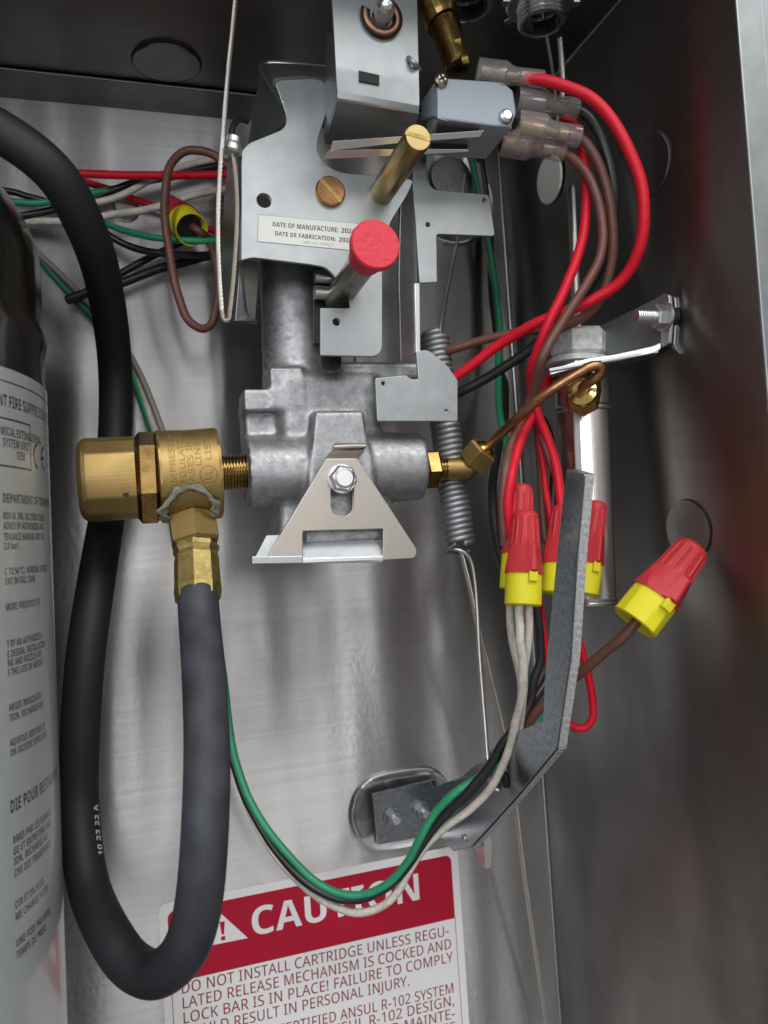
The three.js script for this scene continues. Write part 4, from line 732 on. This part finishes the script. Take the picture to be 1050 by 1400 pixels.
solo('copper_tube', tube([[0.1632, 0.0377, 0.1], [0.1664, 0.0411, 0.104], [0.1681, 0.0458, 0.116], [0.1706, 0.0512, 0.13], [0.1755, 0.0571, 0.14], [0.1837, 0.0626, 0.146], [0.191, 0.0667, 0.15], [0.1948, 0.0685, 0.152], [0.1983, 0.0686, 0.153], [0.1999, 0.0665, 0.152], [0.1983, 0.0637, 0.15], [0.1962, 0.0622, 0.146], [0.1965, 0.0608, 0.141]], 0.00237, { seg: 18 }), M.copper, 'bent copper tube from the brass elbow to the steel air cylinder', 'tube');
{
  const t = thing('air_cylinder', 'slim polished steel air cylinder standing in front of the side panel', 'cylinder');
  const c = (y, x) => x;
  const a = [0.2138, 0.0776, 0.114], b = [0.213, 0.0536, 0.114], d = [0.2092, -0.0419, 0.114], R = 0.01266;
  part('barrel', turned(b, d, [[0, 0], [0, R], [1, R], [1, 0]], 72), M.tubeSteel, t);
  part('head', turned(a, b, [[0, 0], [0, R * 1.06], [0.8, R * 1.06], [0.86, R * 1.02], [0.9, R * 1.07], [0.97, R * 1.07], [1, R], [1, 0]], 72), M.tubeSteel, t);
  part('end_ring', turned(mix(b, d, 0.965), d, [[0, 0], [0, R], [0.2, R * 1.05], [0.5, R * 1.0], [0.75, R * 1.05], [1, R * 1.02], [1, 0]], 72), M.tubeSteel, t);
  const e = [0.2144, 0.0947, 0.114], f2 = [0.2137, 0.0813, 0.114];
  part('locknut', hex(f2, e, 0.01474, { spin: 0.25 }), M.corroded, t);
  part('washer', turned([0.2129, 0.0773, 0.114], [0.2132, 0.0802, 0.114], [[0, 0], [0, 0.01622], [0.6, 0.01622], [1, 0.01511], [1, 0]], 40), M.corroded, t);
  part('piston_rod', turned([0.2135, 0.094, 0.114], [0.2177, 0.1703, 0.112], [[0, 0], [0, 0.00242], [0.985, 0.00242], [1, 0.00186], [1, 0]], 24), M.tubeSteel, t);
  const p0 = [0.2023, 0.0646, 0.134], p1 = [0.1979, 0.0578, 0.139], p2 = [0.1968, 0.0601, 0.141];
  const port = part('inlet_port', hex([0.208, 0.0661, 0.127], [0.1978, 0.0545, 0.138], 0.00796, { spin: 0.2 }), M.brassDark, t);
  part('port_face', turned([0.1983, 0.0592, 0.1385], [0.1957, 0.06, 0.1415], [[0, 0], [0, 0.00693], [0.6, 0.00658], [1, 0.00416], [1, 0]], 32), M.brassBright, port);
}
{
  const t = thing('mounting_bracket', 'zinc angle bracket bolted to the side panel that carries the air cylinder', 'bracket');
  part('gusset', plate([[0.2216, 0.0954, 0.112], [0.2356, 0.1026, 0.152], [0.2359, 0.1016, 0.153], [0.2341, 0.0776, 0.153], [0.2306, 0.0759, 0.15], [0.219, 0.0799, 0.114]], 0.0016, { round: 0.002 }), M.zinc, t);
  part('shelf_edge', plate([[0.1846, 0.0719, 0.134], [0.2017, 0.0751, 0.137], [0.2143, 0.0757, 0.142], [0.2285, 0.0781, 0.152], [0.2304, 0.0795, 0.156], [0.2302, 0.0764, 0.156], [0.2282, 0.0747, 0.152], [0.2141, 0.0726, 0.142], [0.2015, 0.072, 0.137], [0.1844, 0.0692, 0.134]], 0.003, { round: 0.001 }), M.zincBright, t);
  part('shelf', plate([[0.185, 0.0694, 0.133], [0.2303, 0.0748, 0.153], [0.2477, 0.0781, 0.128], [0.2247, 0.0731, 0.1], [0.1975, 0.0741, 0.11]], 0.0016), M.zincDark, t);
  part('wall_flange', plate([[0.2315, 0.1005, 0.156], [0.2315, 0.101, 0.1577], [0.2315, 0.099, 0.1616], [0.2315, 0.092, 0.1617], [0.2315, 0.0849, 0.1609], [0.2315, 0.0774, 0.159], [0.2315, 0.0768, 0.1548], [0.2315, 0.0788, 0.1535]], 0.0018, { round: 0.001 }), M.zincBright, t);
  part('backing_strip', plate([[0.235, 0.0997, 0.1586], [0.235, 0.098, 0.161], [0.235, 0.0922, 0.1613], [0.235, 0.0776, 0.1581], [0.235, 0.072, 0.162], [0.235, 0.076, 0.1564]], 0.0012), M.zincBright, t);
  const wp = [[0.231, 0.0899, 0.1586]][0], at = (d) => off(wp, -d, 0, 0);
  part('washer', turned(at(0), at(0.0016), [[0, 0], [0, 0.0066], [0.9, 0.0066], [1, 0.006], [1, 0]], 36), M.zincBright, t);
  part('hex_nut', hex(at(0.0016), at(0.006), 0.0054, { spin: 0.2 }), M.zincBright, t);
  part('stud', thread(at(0.005), at(0.0155), 0.0029, 9), M.zincBright, t);
  part('rubber_spacer', turned(off(wp, 0, 0, 0), off(wp, 0.0048, 0, 0), [[0, 0], [0, 0.0045], [1, 0.0045], [1, 0]], 24), M.black, t);
}

// ------------------------------------------------------------------ twist-on wire connectors
function wireNut(p0, p1, R, label, group, { wings = true, open = false } = {}) {
  const t = thing('wire_connector', label, 'wire nut', group);
  const L = V(p0).distanceTo(V(p1)), dir = V(p1).sub(V(p0)).normalize();
  const q = new THREE.Quaternion().setFromUnitVectors(new THREE.Vector3(0, 1, 0), dir), put = (g) => { g.applyQuaternion(q); g.translate(...p0); return g; };
  const lathe = (pr, seg = 72) => toCreasedNormals(new THREE.LatheGeometry(pr.map(([y, r]) => new THREE.Vector2(Math.max(r, 1e-6), y * L)), seg).toNonIndexed(), 0.6);
  part('skirt', put(lathe(open ? [[0.34, R * 0.5], [0.02, R * 0.88], [0, R * 0.92], [0, R * 0.98], [0.02, R], [0.36, R * 0.97], [0.37, R * 0.8]] : [[0.06, 0], [0.01, R * 0.86], [0, R * 0.93], [0.015, R], [0.36, R * 0.98], [0.37, R * 0.8]])), M.yellowPlastic, t);
  // red cap: smooth collar, ribbed taper, rounded crown
  const prof = [[0.325, R * 0.9], [0.325, R * 1.05], [0.34, R * 1.06], [0.36, R * 1.03], [0.5, R * 0.93], [0.6, R * 0.87], [0.64, R * 0.84], [0.8, R * 0.775], [0.9, R * 0.73], [0.95, R * 0.66], [0.98, R * 0.52], [0.995, R * 0.3], [1, 0]];
  const rows = 60, seg = 120, pos = [], at = (y) => { for (let i = 1; i < prof.length; i++) if (y <= prof[i][0]) { const [y0, r0] = prof[i - 1], [y1, r1] = prof[i]; return r0 + (r1 - r0) * (y1 === y0 ? 1 : (y - y0) / (y1 - y0)); } return 0; };
  const ys = [0.325, 0.3251]; for (let i = 1; i <= rows; i++) ys.push(0.3251 + (1 - 0.3251) * (1 - (1 - i / rows) ** 1.5));
  const vert = (y, k, first) => {
    const a = k / seg * Math.PI * 2; let r = first ? R * 0.9 : at(y);
    const up = Math.min(1, Math.max(0, (y - 0.6) / 0.03)) * Math.min(1, Math.max(0, (0.93 - y) / 0.05)), lowBand = Math.min(1, Math.max(0, (y - 0.36) / 0.03)) * Math.min(1, Math.max(0, (0.62 - y) / 0.06));
    const rib = Math.max(0, Math.cos(a * 14)) ** 2;
    r -= R * 0.055 * up * (1 - rib);
    const panel = Math.max(0, Math.cos(a * 2)) ** 8;            // ribbed panels on two sides of the collar
    r += R * 0.05 * lowBand * panel * (0.55 + 0.45 * Math.cos(a * 28));
    if (wings) { const w = Math.abs(Math.sin(a)) ** 26; r += R * 0.3 * w * Math.min(1, Math.max(0, (y - 0.33) / 0.02)) * Math.min(1, Math.max(0, (0.66 - y) / 0.05)); }
    return [Math.cos(a) * r, y * L, Math.sin(a) * r];
  };
  for (let i = 0; i < ys.length - 1; i++) for (let k = 0; k < seg; k++) { const a = vert(ys[i], k, !i), b = vert(ys[i], k + 1, !i), c = vert(ys[i + 1], k + 1), d = vert(ys[i + 1], k); pos.push(...a, ...d, ...b, ...b, ...d, ...c); }
  const g = new THREE.BufferGeometry(); g.setAttribute('position', new THREE.Float32BufferAttribute(pos, 3));
  part('cap', put(toCreasedNormals(g, 0.5)), M.redPlastic, t);
  if (wings) part('skirt_tab', [put(block([0, L * 0.3, R * 1.02], [R * 0.5, L * 0.12, R * 0.3], R * 0.06)), put(block([0, L * 0.3, -R * 1.02], [R * 0.5, L * 0.12, R * 0.3], R * 0.06))], M.yellowPlastic, t);
  if (open) part('bore', put(lathe([[0.1, 0], [0.1, R * 0.72], [0.3, R * 0.72], [0.3, 0]])), M.dark, t);
  return t;
}
wireNut([0.1583, -0.0361, 0.141], [0.1652, 0.0064, 0.137], 0.00817, 'red and yellow wire nut nearest the spring, hanging in front of another', 'wire nuts');
wireNut([0.1618, -0.0299, 0.128], [0.1712, 0.0192, 0.124], 0.00751, 'red and yellow wire nut half hidden behind the front one', 'wire nuts');
wireNut([0.1821, -0.0335, 0.13], [0.191, 0.008, 0.126], 0.00794, 'red and yellow wire nut just left behind the lock bar', 'wire nuts');
wireNut([0.1948, -0.0345, 0.132], [0.206, 0.009, 0.132], 0.00691, 'red and yellow wire nut just right behind the lock bar, against the air cylinder', 'wire nuts');
wireNut([0.1995, -0.0459, 0.163], [0.2299, -0.0138, 0.169], 0.01046, 'large red and yellow wire nut standing apart on a brown wire', 'wire nuts');
wireNut([0.0314, 0.161, 0.054], [0.0231, 0.1881, 0.02], 0.00848, 'red and yellow wire nut with its open end showing, inside the brown loop', 'wire nuts', { open: true, wings: false });

// ------------------------------------------------------------------ push-on terminals with clear sleeves
function terminal(a, b, c, R, label, core) {
  const t = thing('push_on_terminal', label, 'terminal', 'insulated terminals on the switch block');
  part('sleeve', turned(a, c, [[0, R * 0.98], [0.42, R * 1.0], [0.52, R * 0.72], [0.6, R * 0.66], [0.985, R * 0.70], [1, R * 0.66], [1, R * 0.5]], 40), M.clear, t);
  part('crimp', [turned(mix(a, c, 0.06), mix(a, c, 0.45), [[0, 0], [0, R * 0.55], [0.9, R * 0.55], [1, R * 0.35], [1, 0]], 20), turned(mix(a, c, 0.45), mix(a, c, 0.82), [[0, 0], [0, R * 0.34], [0.45, R * 0.3], [0.55, R * 0.56], [0.9, R * 0.56], [1, R * 0.4], [1, 0]], 24)], core, t);
}
terminal([0.1559, 0.2074, 0.138], 0, [0.185, 0.2019, 0.146], 0.00568, 'clear sleeved terminal on the upper red wire', M.pin);
terminal([0.176, 0.1968, 0.136], 0, [0.2046, 0.1926, 0.142], 0.00683, 'clear sleeved terminal on the thick black wire', M.blackCover);
terminal([0.1751, 0.1849, 0.136], 0, [0.2046, 0.1793, 0.142], 0.00717, 'clear sleeved terminal on the upper brown wire', M.brassDark);
terminal([0.1705, 0.1817, 0.128], 0, [0.2009, 0.176, 0.134], 0.00695, 'clear sleeved terminal on the lower brown wire', M.brassDark);

// ------------------------------------------------------------------ loose wires, each one a wire of its own
const wire = (mat, label, pts, r, group) => {
  const c = new THREE.CatmullRomCurve3(pts.map(V), false, 'centripetal'), n = Math.max(pts.length * 3, Math.round(c.getLength() / 0.007)), ph = rnd() * 50, q = [];
  for (let i = 0; i <= n; i++) { const p = c.getPoint(i / n), k = 0.00045; q.push([p.x + k * noise.noise(i * 0.31, ph, 1), p.y + k * noise.noise(i * 0.31, ph, 5), p.z + k * noise.noise(i * 0.31, ph, 9)]); }
  return solo('wire', tube(q, r * 0.91, { seg: 12 }), mat, label, 'wire', group);
};
// from the terminals
wire(M.red, 'thick red wire in a wide loop from the top terminal round the right', [[0.1757, 0.2031, 0.144], [0.1834, 0.2005, 0.148], [0.1961, 0.1947, 0.153], [0.2054, 0.1851, 0.158], [0.2128, 0.1703, 0.162], [0.2183, 0.1532, 0.164], [0.2209, 0.1356, 0.163], [0.2205, 0.1209, 0.158], [0.2172, 0.1098, 0.148], [0.2081, 0.1035, 0.14], [0.1958, 0.0991, 0.134], [0.1844, 0.0956, 0.126], [0.1724, 0.0894, 0.11], [0.1593, 0.0801, 0.098], [0.1468, 0.0715, 0.088]], 0.00290);
wire(M.black, 'thick black wire curving down from its terminal behind the red loop', [[0.1981, 0.1941, 0.14], [0.2064, 0.1914, 0.142], [0.2134, 0.1815, 0.144], [0.2178, 0.1679, 0.144], [0.2203, 0.1533, 0.142], [0.2212, 0.1364, 0.136], [0.2172, 0.1195, 0.128], [0.2084, 0.1071, 0.124], [0.1979, 0.0954, 0.116], [0.1873, 0.0855, 0.104], [0.174, 0.0773, 0.092], [0.158, 0.0695, 0.08]], 0.00285);
wire(M.red, 'red wire running from behind the terminals down to the hidden wire nut', [[0.2054, 0.1964, 0.128], [0.2096, 0.1893, 0.132], [0.2095, 0.1747, 0.136], [0.209, 0.1596, 0.138], [0.2067, 0.1418, 0.138], [0.2004, 0.1223, 0.138], [0.1921, 0.1064, 0.138], [0.1844, 0.0931, 0.136], [0.181, 0.0808, 0.13], [0.1805, 0.0735, 0.124], [0.1839, 0.0663, 0.116], [0.1847, 0.0551, 0.118], [0.1886, 0.0443, 0.118], [0.1912, 0.0315, 0.12], [0.1918, 0.0188, 0.122], [0.1911, 0.0046, 0.124]], 0.00262);
wire(M.brown, 'brown wire from the upper brown terminal bending back left behind the casting', [[0.199, 0.1809, 0.14], [0.2053, 0.1783, 0.142], [0.2101, 0.1701, 0.144], [0.2144, 0.155, 0.145], [0.2175, 0.1365, 0.144], [0.218, 0.1206, 0.14], [0.2151, 0.1066, 0.134], [0.2093, 0.0987, 0.128], [0.2005, 0.0952, 0.122], [0.19, 0.0956, 0.112], [0.1789, 0.096, 0.102], [0.1671, 0.0947, 0.092], [0.1561, 0.0928, 0.084], [0.1454, 0.0906, 0.074]], 0.00250);
wire(M.brown, 'brown wire from the lower brown terminal down to the left wire nuts', [[0.1944, 0.1779, 0.132], [0.2007, 0.1736, 0.136], [0.2053, 0.1637, 0.142], [0.2086, 0.1496, 0.146], [0.2098, 0.1349, 0.147], [0.207, 0.1204, 0.147], [0.2005, 0.1092, 0.146], [0.1915, 0.097, 0.144], [0.183, 0.0853, 0.142], [0.1769, 0.0749, 0.14], [0.178, 0.0665, 0.132], [0.1781, 0.0577, 0.124], [0.174, 0.0479, 0.12], [0.1671, 0.0366, 0.122], [0.16, 0.0247, 0.129], [0.1582, 0.0096, 0.128], [0.1588, -0.009, 0.126]], 0.00239);
wire(M.red, 'red wire crossing under the copper tube into the left wire nuts', [[0.2016, 0.0757, 0.106], [0.1975, 0.0704, 0.108], [0.1905, 0.0616, 0.112], [0.1836, 0.0534, 0.116], [0.174, 0.042, 0.122], [0.1673, 0.0309, 0.126], [0.1617, 0.0211, 0.131], [0.1598, 0.0094, 0.13], [0.1617, -0.0075, 0.128]], 0.00264);
wire(M.red, 'thin red wire behind the brown one above the lock bar', [[0.1902, 0.0568, 0.108], [0.19, 0.0418, 0.11], [0.1897, 0.027, 0.112], [0.1894, 0.0124, 0.114], [0.1884, -0.0021, 0.118]], 0.00199);
wire(M.brown, 'brown wire bowing right beside the air cylinder', [[0.1864, 0.0616, 0.112], [0.1877, 0.0504, 0.114], [0.189, 0.0373, 0.117], [0.1914, 0.0262, 0.119], [0.1929, 0.0153, 0.121], [0.1925, 0.0046, 0.123]], 0.00232);
wire(M.brown, 'straight brown wire hidden between the red wires', [[0.192, 0.0575, 0.104], [0.1924, 0.0407, 0.104], [0.1914, 0.022, 0.106], [0.1898, 0.0054, 0.108], [0.1876, -0.0091, 0.112]], 0.00220);
wire(M.black, 'black wire arching beside the air cylinder', [[0.1948, 0.0588, 0.096], [0.1991, 0.0527, 0.098], [0.2015, 0.0429, 0.1], [0.2012, 0.0276, 0.102], [0.1974, 0.0052, 0.104], [0.1929, -0.0204, 0.106]], 0.00243);
// down the corner of the cabinet
wire(M.green, 'green wire running down the back corner of the cabinet', [[0.208, 0.2402, 0.014], [0.2108, 0.224, 0.014], [0.2141, 0.2008, 0.014], [0.2177, 0.1752, 0.014], [0.2196, 0.1469, 0.015], [0.2188, 0.1228, 0.018], [0.2116, 0.0933, 0.026], [0.2039, 0.0685, 0.04], [0.1958, 0.0485, 0.06], [0.1853, 0.0261, 0.084], [0.1722, 0.0029, 0.104], [0.1646, -0.0181, 0.116], [0.1609, -0.0312, 0.126]], 0.00233);
wire(M.greyWire, 'grey wire lying beside the green one in the back corner', [[0.2141, 0.2299, 0.012], [0.2165, 0.1948, 0.012], [0.2181, 0.169, 0.012], [0.2216, 0.1476, 0.013], [0.223, 0.126, 0.015], [0.2221, 0.1138, 0.017], [0.218, 0.0801, 0.024], [0.1979, 0.0402, 0.06], [0.1789, 0.0106, 0.09]], 0.00246);
wire(M.black, 'black wire running down the back corner behind the wire nuts', [[0.2172, 0.2383, 0.01], [0.2216, 0.1967, 0.008], [0.2199, 0.1536, 0.009], [0.2199, 0.1198, 0.012], [0.2188, 0.0901, 0.02], [0.2069, 0.0641, 0.04], [0.1858, 0.0394, 0.07], [0.1717, 0.0186, 0.09], [0.1648, -0.0003, 0.104], [0.1633, -0.0181, 0.114], [0.1649, -0.0285, 0.12]], 0.00271);
// below the wire nuts
wire(M.white, 'off white wire hanging from the front wire nut, left of the pair', [[0.1564, -0.0333, 0.141], [0.156, -0.043, 0.141], [0.1564, -0.0528, 0.14], [0.158, -0.0637, 0.138], [0.1585, -0.0752, 0.134], [0.1585, -0.09, 0.126], [0.1581, -0.1036, 0.118], [0.1559, -0.1174, 0.11], [0.151, -0.1298, 0.102], [0.1437, -0.1383, 0.096], [0.1339, -0.1464, 0.09], [0.1238, -0.1575, 0.084], [0.1167, -0.1685, 0.08], [0.1115, -0.1792, 0.076], [0.1045, -0.1865, 0.072], [0.0958, -0.1901, 0.068], [0.0859, -0.1896, 0.062], [0.0729, -0.183, 0.054], [0.06, -0.1695, 0.046], [0.0476, -0.1478, 0.036], [0.0404, -0.124, 0.028], [0.0381, -0.1016, 0.022], [0.0353, -0.0623, 0.018], [0.0265, -0.0135, 0.016], [0.0157, 0.0353, 0.016], [0.0079, 0.0673, 0.018], [-0.0007, 0.0982, 0.014], [-0.012, 0.1207, 0.012]], 0.00220);
wire(M.white, 'off white wire hanging from the front wire nut, right of the pair', [[0.1619, -0.0339, 0.14], [0.1617, -0.0437, 0.139], [0.1617, -0.0521, 0.137], [0.1615, -0.0625, 0.133], [0.1619, -0.0748, 0.129], [0.1637, -0.092, 0.12], [0.1635, -0.1099, 0.11], [0.1608, -0.1223, 0.104]], 0.00203);
wire(M.white, 'off white wire hanging from the wire nut behind', [[0.1585, -0.0293, 0.128], [0.1585, -0.0411, 0.127], [0.159, -0.0507, 0.126], [0.1611, -0.0596, 0.124], [0.1637, -0.0694, 0.122], [0.1653, -0.084, 0.118], [0.1657, -0.0992, 0.112], [0.1627, -0.1184, 0.104]], 0.00189);
wire(M.green, 'green wire dropping from the hidden wire nut and turning under the lock bar', [[0.1594, -0.0297, 0.127], [0.1606, -0.0415, 0.125], [0.1634, -0.054, 0.122], [0.1671, -0.0651, 0.119], [0.1709, -0.0764, 0.116], [0.174, -0.0894, 0.114]], 0.00190);
wire(M.green, 'green wire sweeping from the lock bar down across the sign', [[0.1889, -0.0924, 0.112], [0.1754, -0.0934, 0.116], [0.1673, -0.1007, 0.114], [0.1596, -0.1126, 0.108], [0.1482, -0.1209, 0.102], [0.1359, -0.1285, 0.098], [0.128, -0.1383, 0.092], [0.1209, -0.1502, 0.088], [0.1148, -0.1638, 0.082], [0.106, -0.1745, 0.076], [0.0959, -0.1801, 0.07], [0.086, -0.1807, 0.064], [0.073, -0.1748, 0.056], [0.0602, -0.1609, 0.048], [0.0484, -0.1423, 0.038], [0.0408, -0.1218, 0.029], [0.038, -0.1014, 0.023], [0.0361, -0.0624, 0.018], [0.0281, -0.0136, 0.016], [0.0177, 0.0353, 0.015], [0.0067, 0.0655, 0.017], [-0.0026, 0.097, 0.014], [-0.0157, 0.1206, 0.012], [-0.0313, 0.1402, 0.012], [-0.0449, 0.1575, 0.012], [-0.0601, 0.1744, 0.012]], 0.00226);
wire(M.black, 'black wire sweeping from the wire nuts down across the sign', [[0.1727, -0.0308, 0.128], [0.1727, -0.0425, 0.127], [0.1741, -0.053, 0.125], [0.1742, -0.0653, 0.123], [0.1706, -0.0755, 0.121], [0.1698, -0.0825, 0.12], [0.1647, -0.0925, 0.118], [0.1575, -0.1017, 0.114], [0.1509, -0.1148, 0.108], [0.142, -0.1269, 0.102], [0.1309, -0.1403, 0.094], [0.1213, -0.1549, 0.086], [0.1136, -0.1686, 0.08], [0.1041, -0.1782, 0.074], [0.0925, -0.1832, 0.068], [0.0826, -0.183, 0.062], [0.0695, -0.1764, 0.054], [0.0563, -0.1613, 0.044], [0.0446, -0.1383, 0.034], [0.0383, -0.1164, 0.026], [0.0352, -0.0938, 0.02]], 0.00235);
wire(M.black, 'black wire coming out behind the lock bar beside the white pair', [[0.191, -0.0669, 0.112], [0.1832, -0.0747, 0.114], [0.1755, -0.0822, 0.116], [0.1657, -0.0921, 0.116], [0.1589, -0.1033, 0.111], [0.1513, -0.1187, 0.104], [0.1402, -0.1334, 0.096]], 0.00248);
wire(M.red, 'thin red wire dropping from the wire nuts behind the lock bar into a loop', [[0.1763, -0.0314, 0.122], [0.1776, -0.0469, 0.121], [0.1799, -0.0613, 0.119], [0.1834, -0.076, 0.117], [0.1878, -0.0926, 0.116], [0.1923, -0.099, 0.117], [0.1974, -0.1006, 0.119], [0.2014, -0.0958, 0.121], [0.2019, -0.0846, 0.121], [0.2004, -0.0738, 0.121], [0.1972, -0.061, 0.122], [0.1918, -0.0445, 0.124], [0.1885, -0.0319, 0.126]], 0.00211);
wire(M.brown, 'brown wire leading from the large wire nut behind the lock bar', [[0.2023, -0.0439, 0.163], [0.1962, -0.0524, 0.158], [0.1916, -0.0596, 0.15], [0.1859, -0.0686, 0.14], [0.1796, -0.0785, 0.13], [0.1717, -0.0882, 0.122], [0.1674, -0.099, 0.114]], 0.00250);
// bundle at the back left
wire(M.red, 'bright red wire stretched straight across the back left', [[-0.0356, 0.1963, 0.03], [-0.0269, 0.1966, 0.03], [-0.0035, 0.1981, 0.03], [0.0227, 0.1997, 0.03], [0.0499, 0.2022, 0.03], [0.068, 0.204, 0.03]], 0.00234);
wire(M.red, 'dark red wire slanting down into the back left bundle', [[-0.0305, 0.1998, 0.016], [-0.0188, 0.1991, 0.016], [-0.0078, 0.1967, 0.015], [0.0052, 0.1933, 0.012], [0.0168, 0.1908, 0.01], [0.0303, 0.1845, 0.01], [0.0503, 0.1781, 0.01], [0.0668, 0.176, 0.01]], 0.00203);
wire(M.green, 'green wire threading the top of the back left bundle', [[-0.0716, 0.1841, 0.022], [-0.0615, 0.184, 0.022], [-0.0512, 0.1835, 0.022], [-0.0399, 0.1843, 0.022], [-0.0163, 0.1919, 0.02], [0.0096, 0.2012, 0.016], [0.0275, 0.2072, 0.014], [0.0438, 0.2126, 0.014], [0.0597, 0.2177, 0.014], [0.0712, 0.2212, 0.014]], 0.00198);
wire(M.black, 'black wire rising through the back left bundle', [[-0.07, 0.1784, 0.014], [-0.0494, 0.1796, 0.016], [-0.0378, 0.1831, 0.016], [-0.0211, 0.1881, 0.017], [-0.0078, 0.1937, 0.019], [0.0057, 0.1994, 0.02], [0.0214, 0.2052, 0.018], [0.0396, 0.2113, 0.016], [0.0605, 0.2169, 0.014]], 0.00218);
wire(M.white, 'off white wire rising to the top of the back left bundle', [[-0.0198, 0.1835, 0.024], [-0.0098, 0.1866, 0.024], [-0.0003, 0.1908, 0.024], [0.0114, 0.1989, 0.022], [0.0226, 0.2064, 0.02], [0.0363, 0.2126, 0.018], [0.0519, 0.2176, 0.018], [0.0686, 0.2224, 0.018]], 0.00200);
wire(M.white, 'off white wire lying low across the back left bundle', [[-0.0705, 0.1754, 0.012], [-0.0491, 0.177, 0.014], [-0.0342, 0.1754, 0.02], [-0.0231, 0.1751, 0.024], [-0.012, 0.1769, 0.026], [0.0028, 0.1802, 0.026], [0.0189, 0.1848, 0.026], [0.0347, 0.1911, 0.026], [0.0499, 0.1954, 0.026], [0.0682, 0.1988, 0.026]], 0.00216);
wire(M.green, 'green wire passing in front of the open wire nut', [[-0.016, 0.1768, 0.02], [-0.0105, 0.1735, 0.024], [0.0004, 0.1662, 0.034], [0.0146, 0.1599, 0.044], [0.0288, 0.1571, 0.05], [0.0455, 0.1576, 0.05], [0.0629, 0.1589, 0.048]], 0.00192);
wire(M.black, 'black wire curving below the open wire nut', [[-0.0181, 0.1743, 0.018], [-0.0109, 0.1704, 0.02], [-0.0018, 0.1641, 0.022], [0.0093, 0.161, 0.022], [0.0245, 0.1597, 0.022], [0.0442, 0.1602, 0.022], [0.0645, 0.1624, 0.022]], 0.00219);
wire(M.black, 'blunt black wire end poking out left of the hose', [[-0.0323, 0.135, 0.016], [-0.0263, 0.1372, 0.017], [-0.0181, 0.1403, 0.018], [-0.003, 0.1451, 0.018], [0.0126, 0.1518, 0.018], [0.0285, 0.1576, 0.016], [0.0491, 0.1646, 0.014]], 0.00279);
wire(M.black, 'short black wire crossing under the bundle right of the hose', [[-0.0145, 0.1439, 0.012], [-0.0047, 0.1516, 0.012], [0.0052, 0.1576, 0.012], [0.0152, 0.1634, 0.012], [0.0296, 0.1715, 0.011]], 0.00222);
wire(M.black, 'black wire reaching from the tank shoulder to the hose', [[-0.071, 0.193, 0.014], [-0.0571, 0.1925, 0.014], [-0.0484, 0.1903, 0.014], [-0.036, 0.1876, 0.014], [-0.0233, 0.1861, 0.014]], 0.00194);
wire(M.greyWire, 'grey wire paired with the green one behind the hose', [[-0.0603, 0.1751, 0.015], [-0.0434, 0.1573, 0.016], [-0.0291, 0.1421, 0.016], [-0.0135, 0.1236, 0.016], [0.0006, 0.0993, 0.018], [0.0103, 0.071, 0.02], [0.0197, 0.039, 0.018]], 0.00176);
wire(M.brown, 'brown wire bent into a tall oval loop left of the mechanism', [[0.0571, 0.1893, 0.064], [0.0505, 0.1907, 0.064], [0.0446, 0.1954, 0.064], [0.0366, 0.1979, 0.063], [0.0287, 0.1969, 0.062], [0.0227, 0.1905, 0.062], [0.0191, 0.1762, 0.062], [0.0184, 0.1585, 0.062], [0.0196, 0.1421, 0.062], [0.0224, 0.1239, 0.062], [0.0267, 0.1122, 0.061], [0.0323, 0.1082, 0.06], [0.0376, 0.111, 0.058], [0.0413, 0.1207, 0.056], [0.043, 0.1346, 0.054], [0.0425, 0.1487, 0.052], [0.0396, 0.1589, 0.049], [0.035, 0.1605, 0.054], [0.0307, 0.1673, 0.046]], 0.00231);
{
  const c = [, 0.1923, 0.003];
  const b = thing('stud_cap', 'grey domed stud head on the back panel under the wire bundle', 'stud');
  part('dome', turned([c[0], c[1], 0.0002], [c[0], c[1], 0.007], [[0, 0], [0, 0.0075], [0.6, 0.0072], [0.85, 0.0055], [1, 0]], 32), M.zincBright, b);
}

renderer.render(scene, camera);
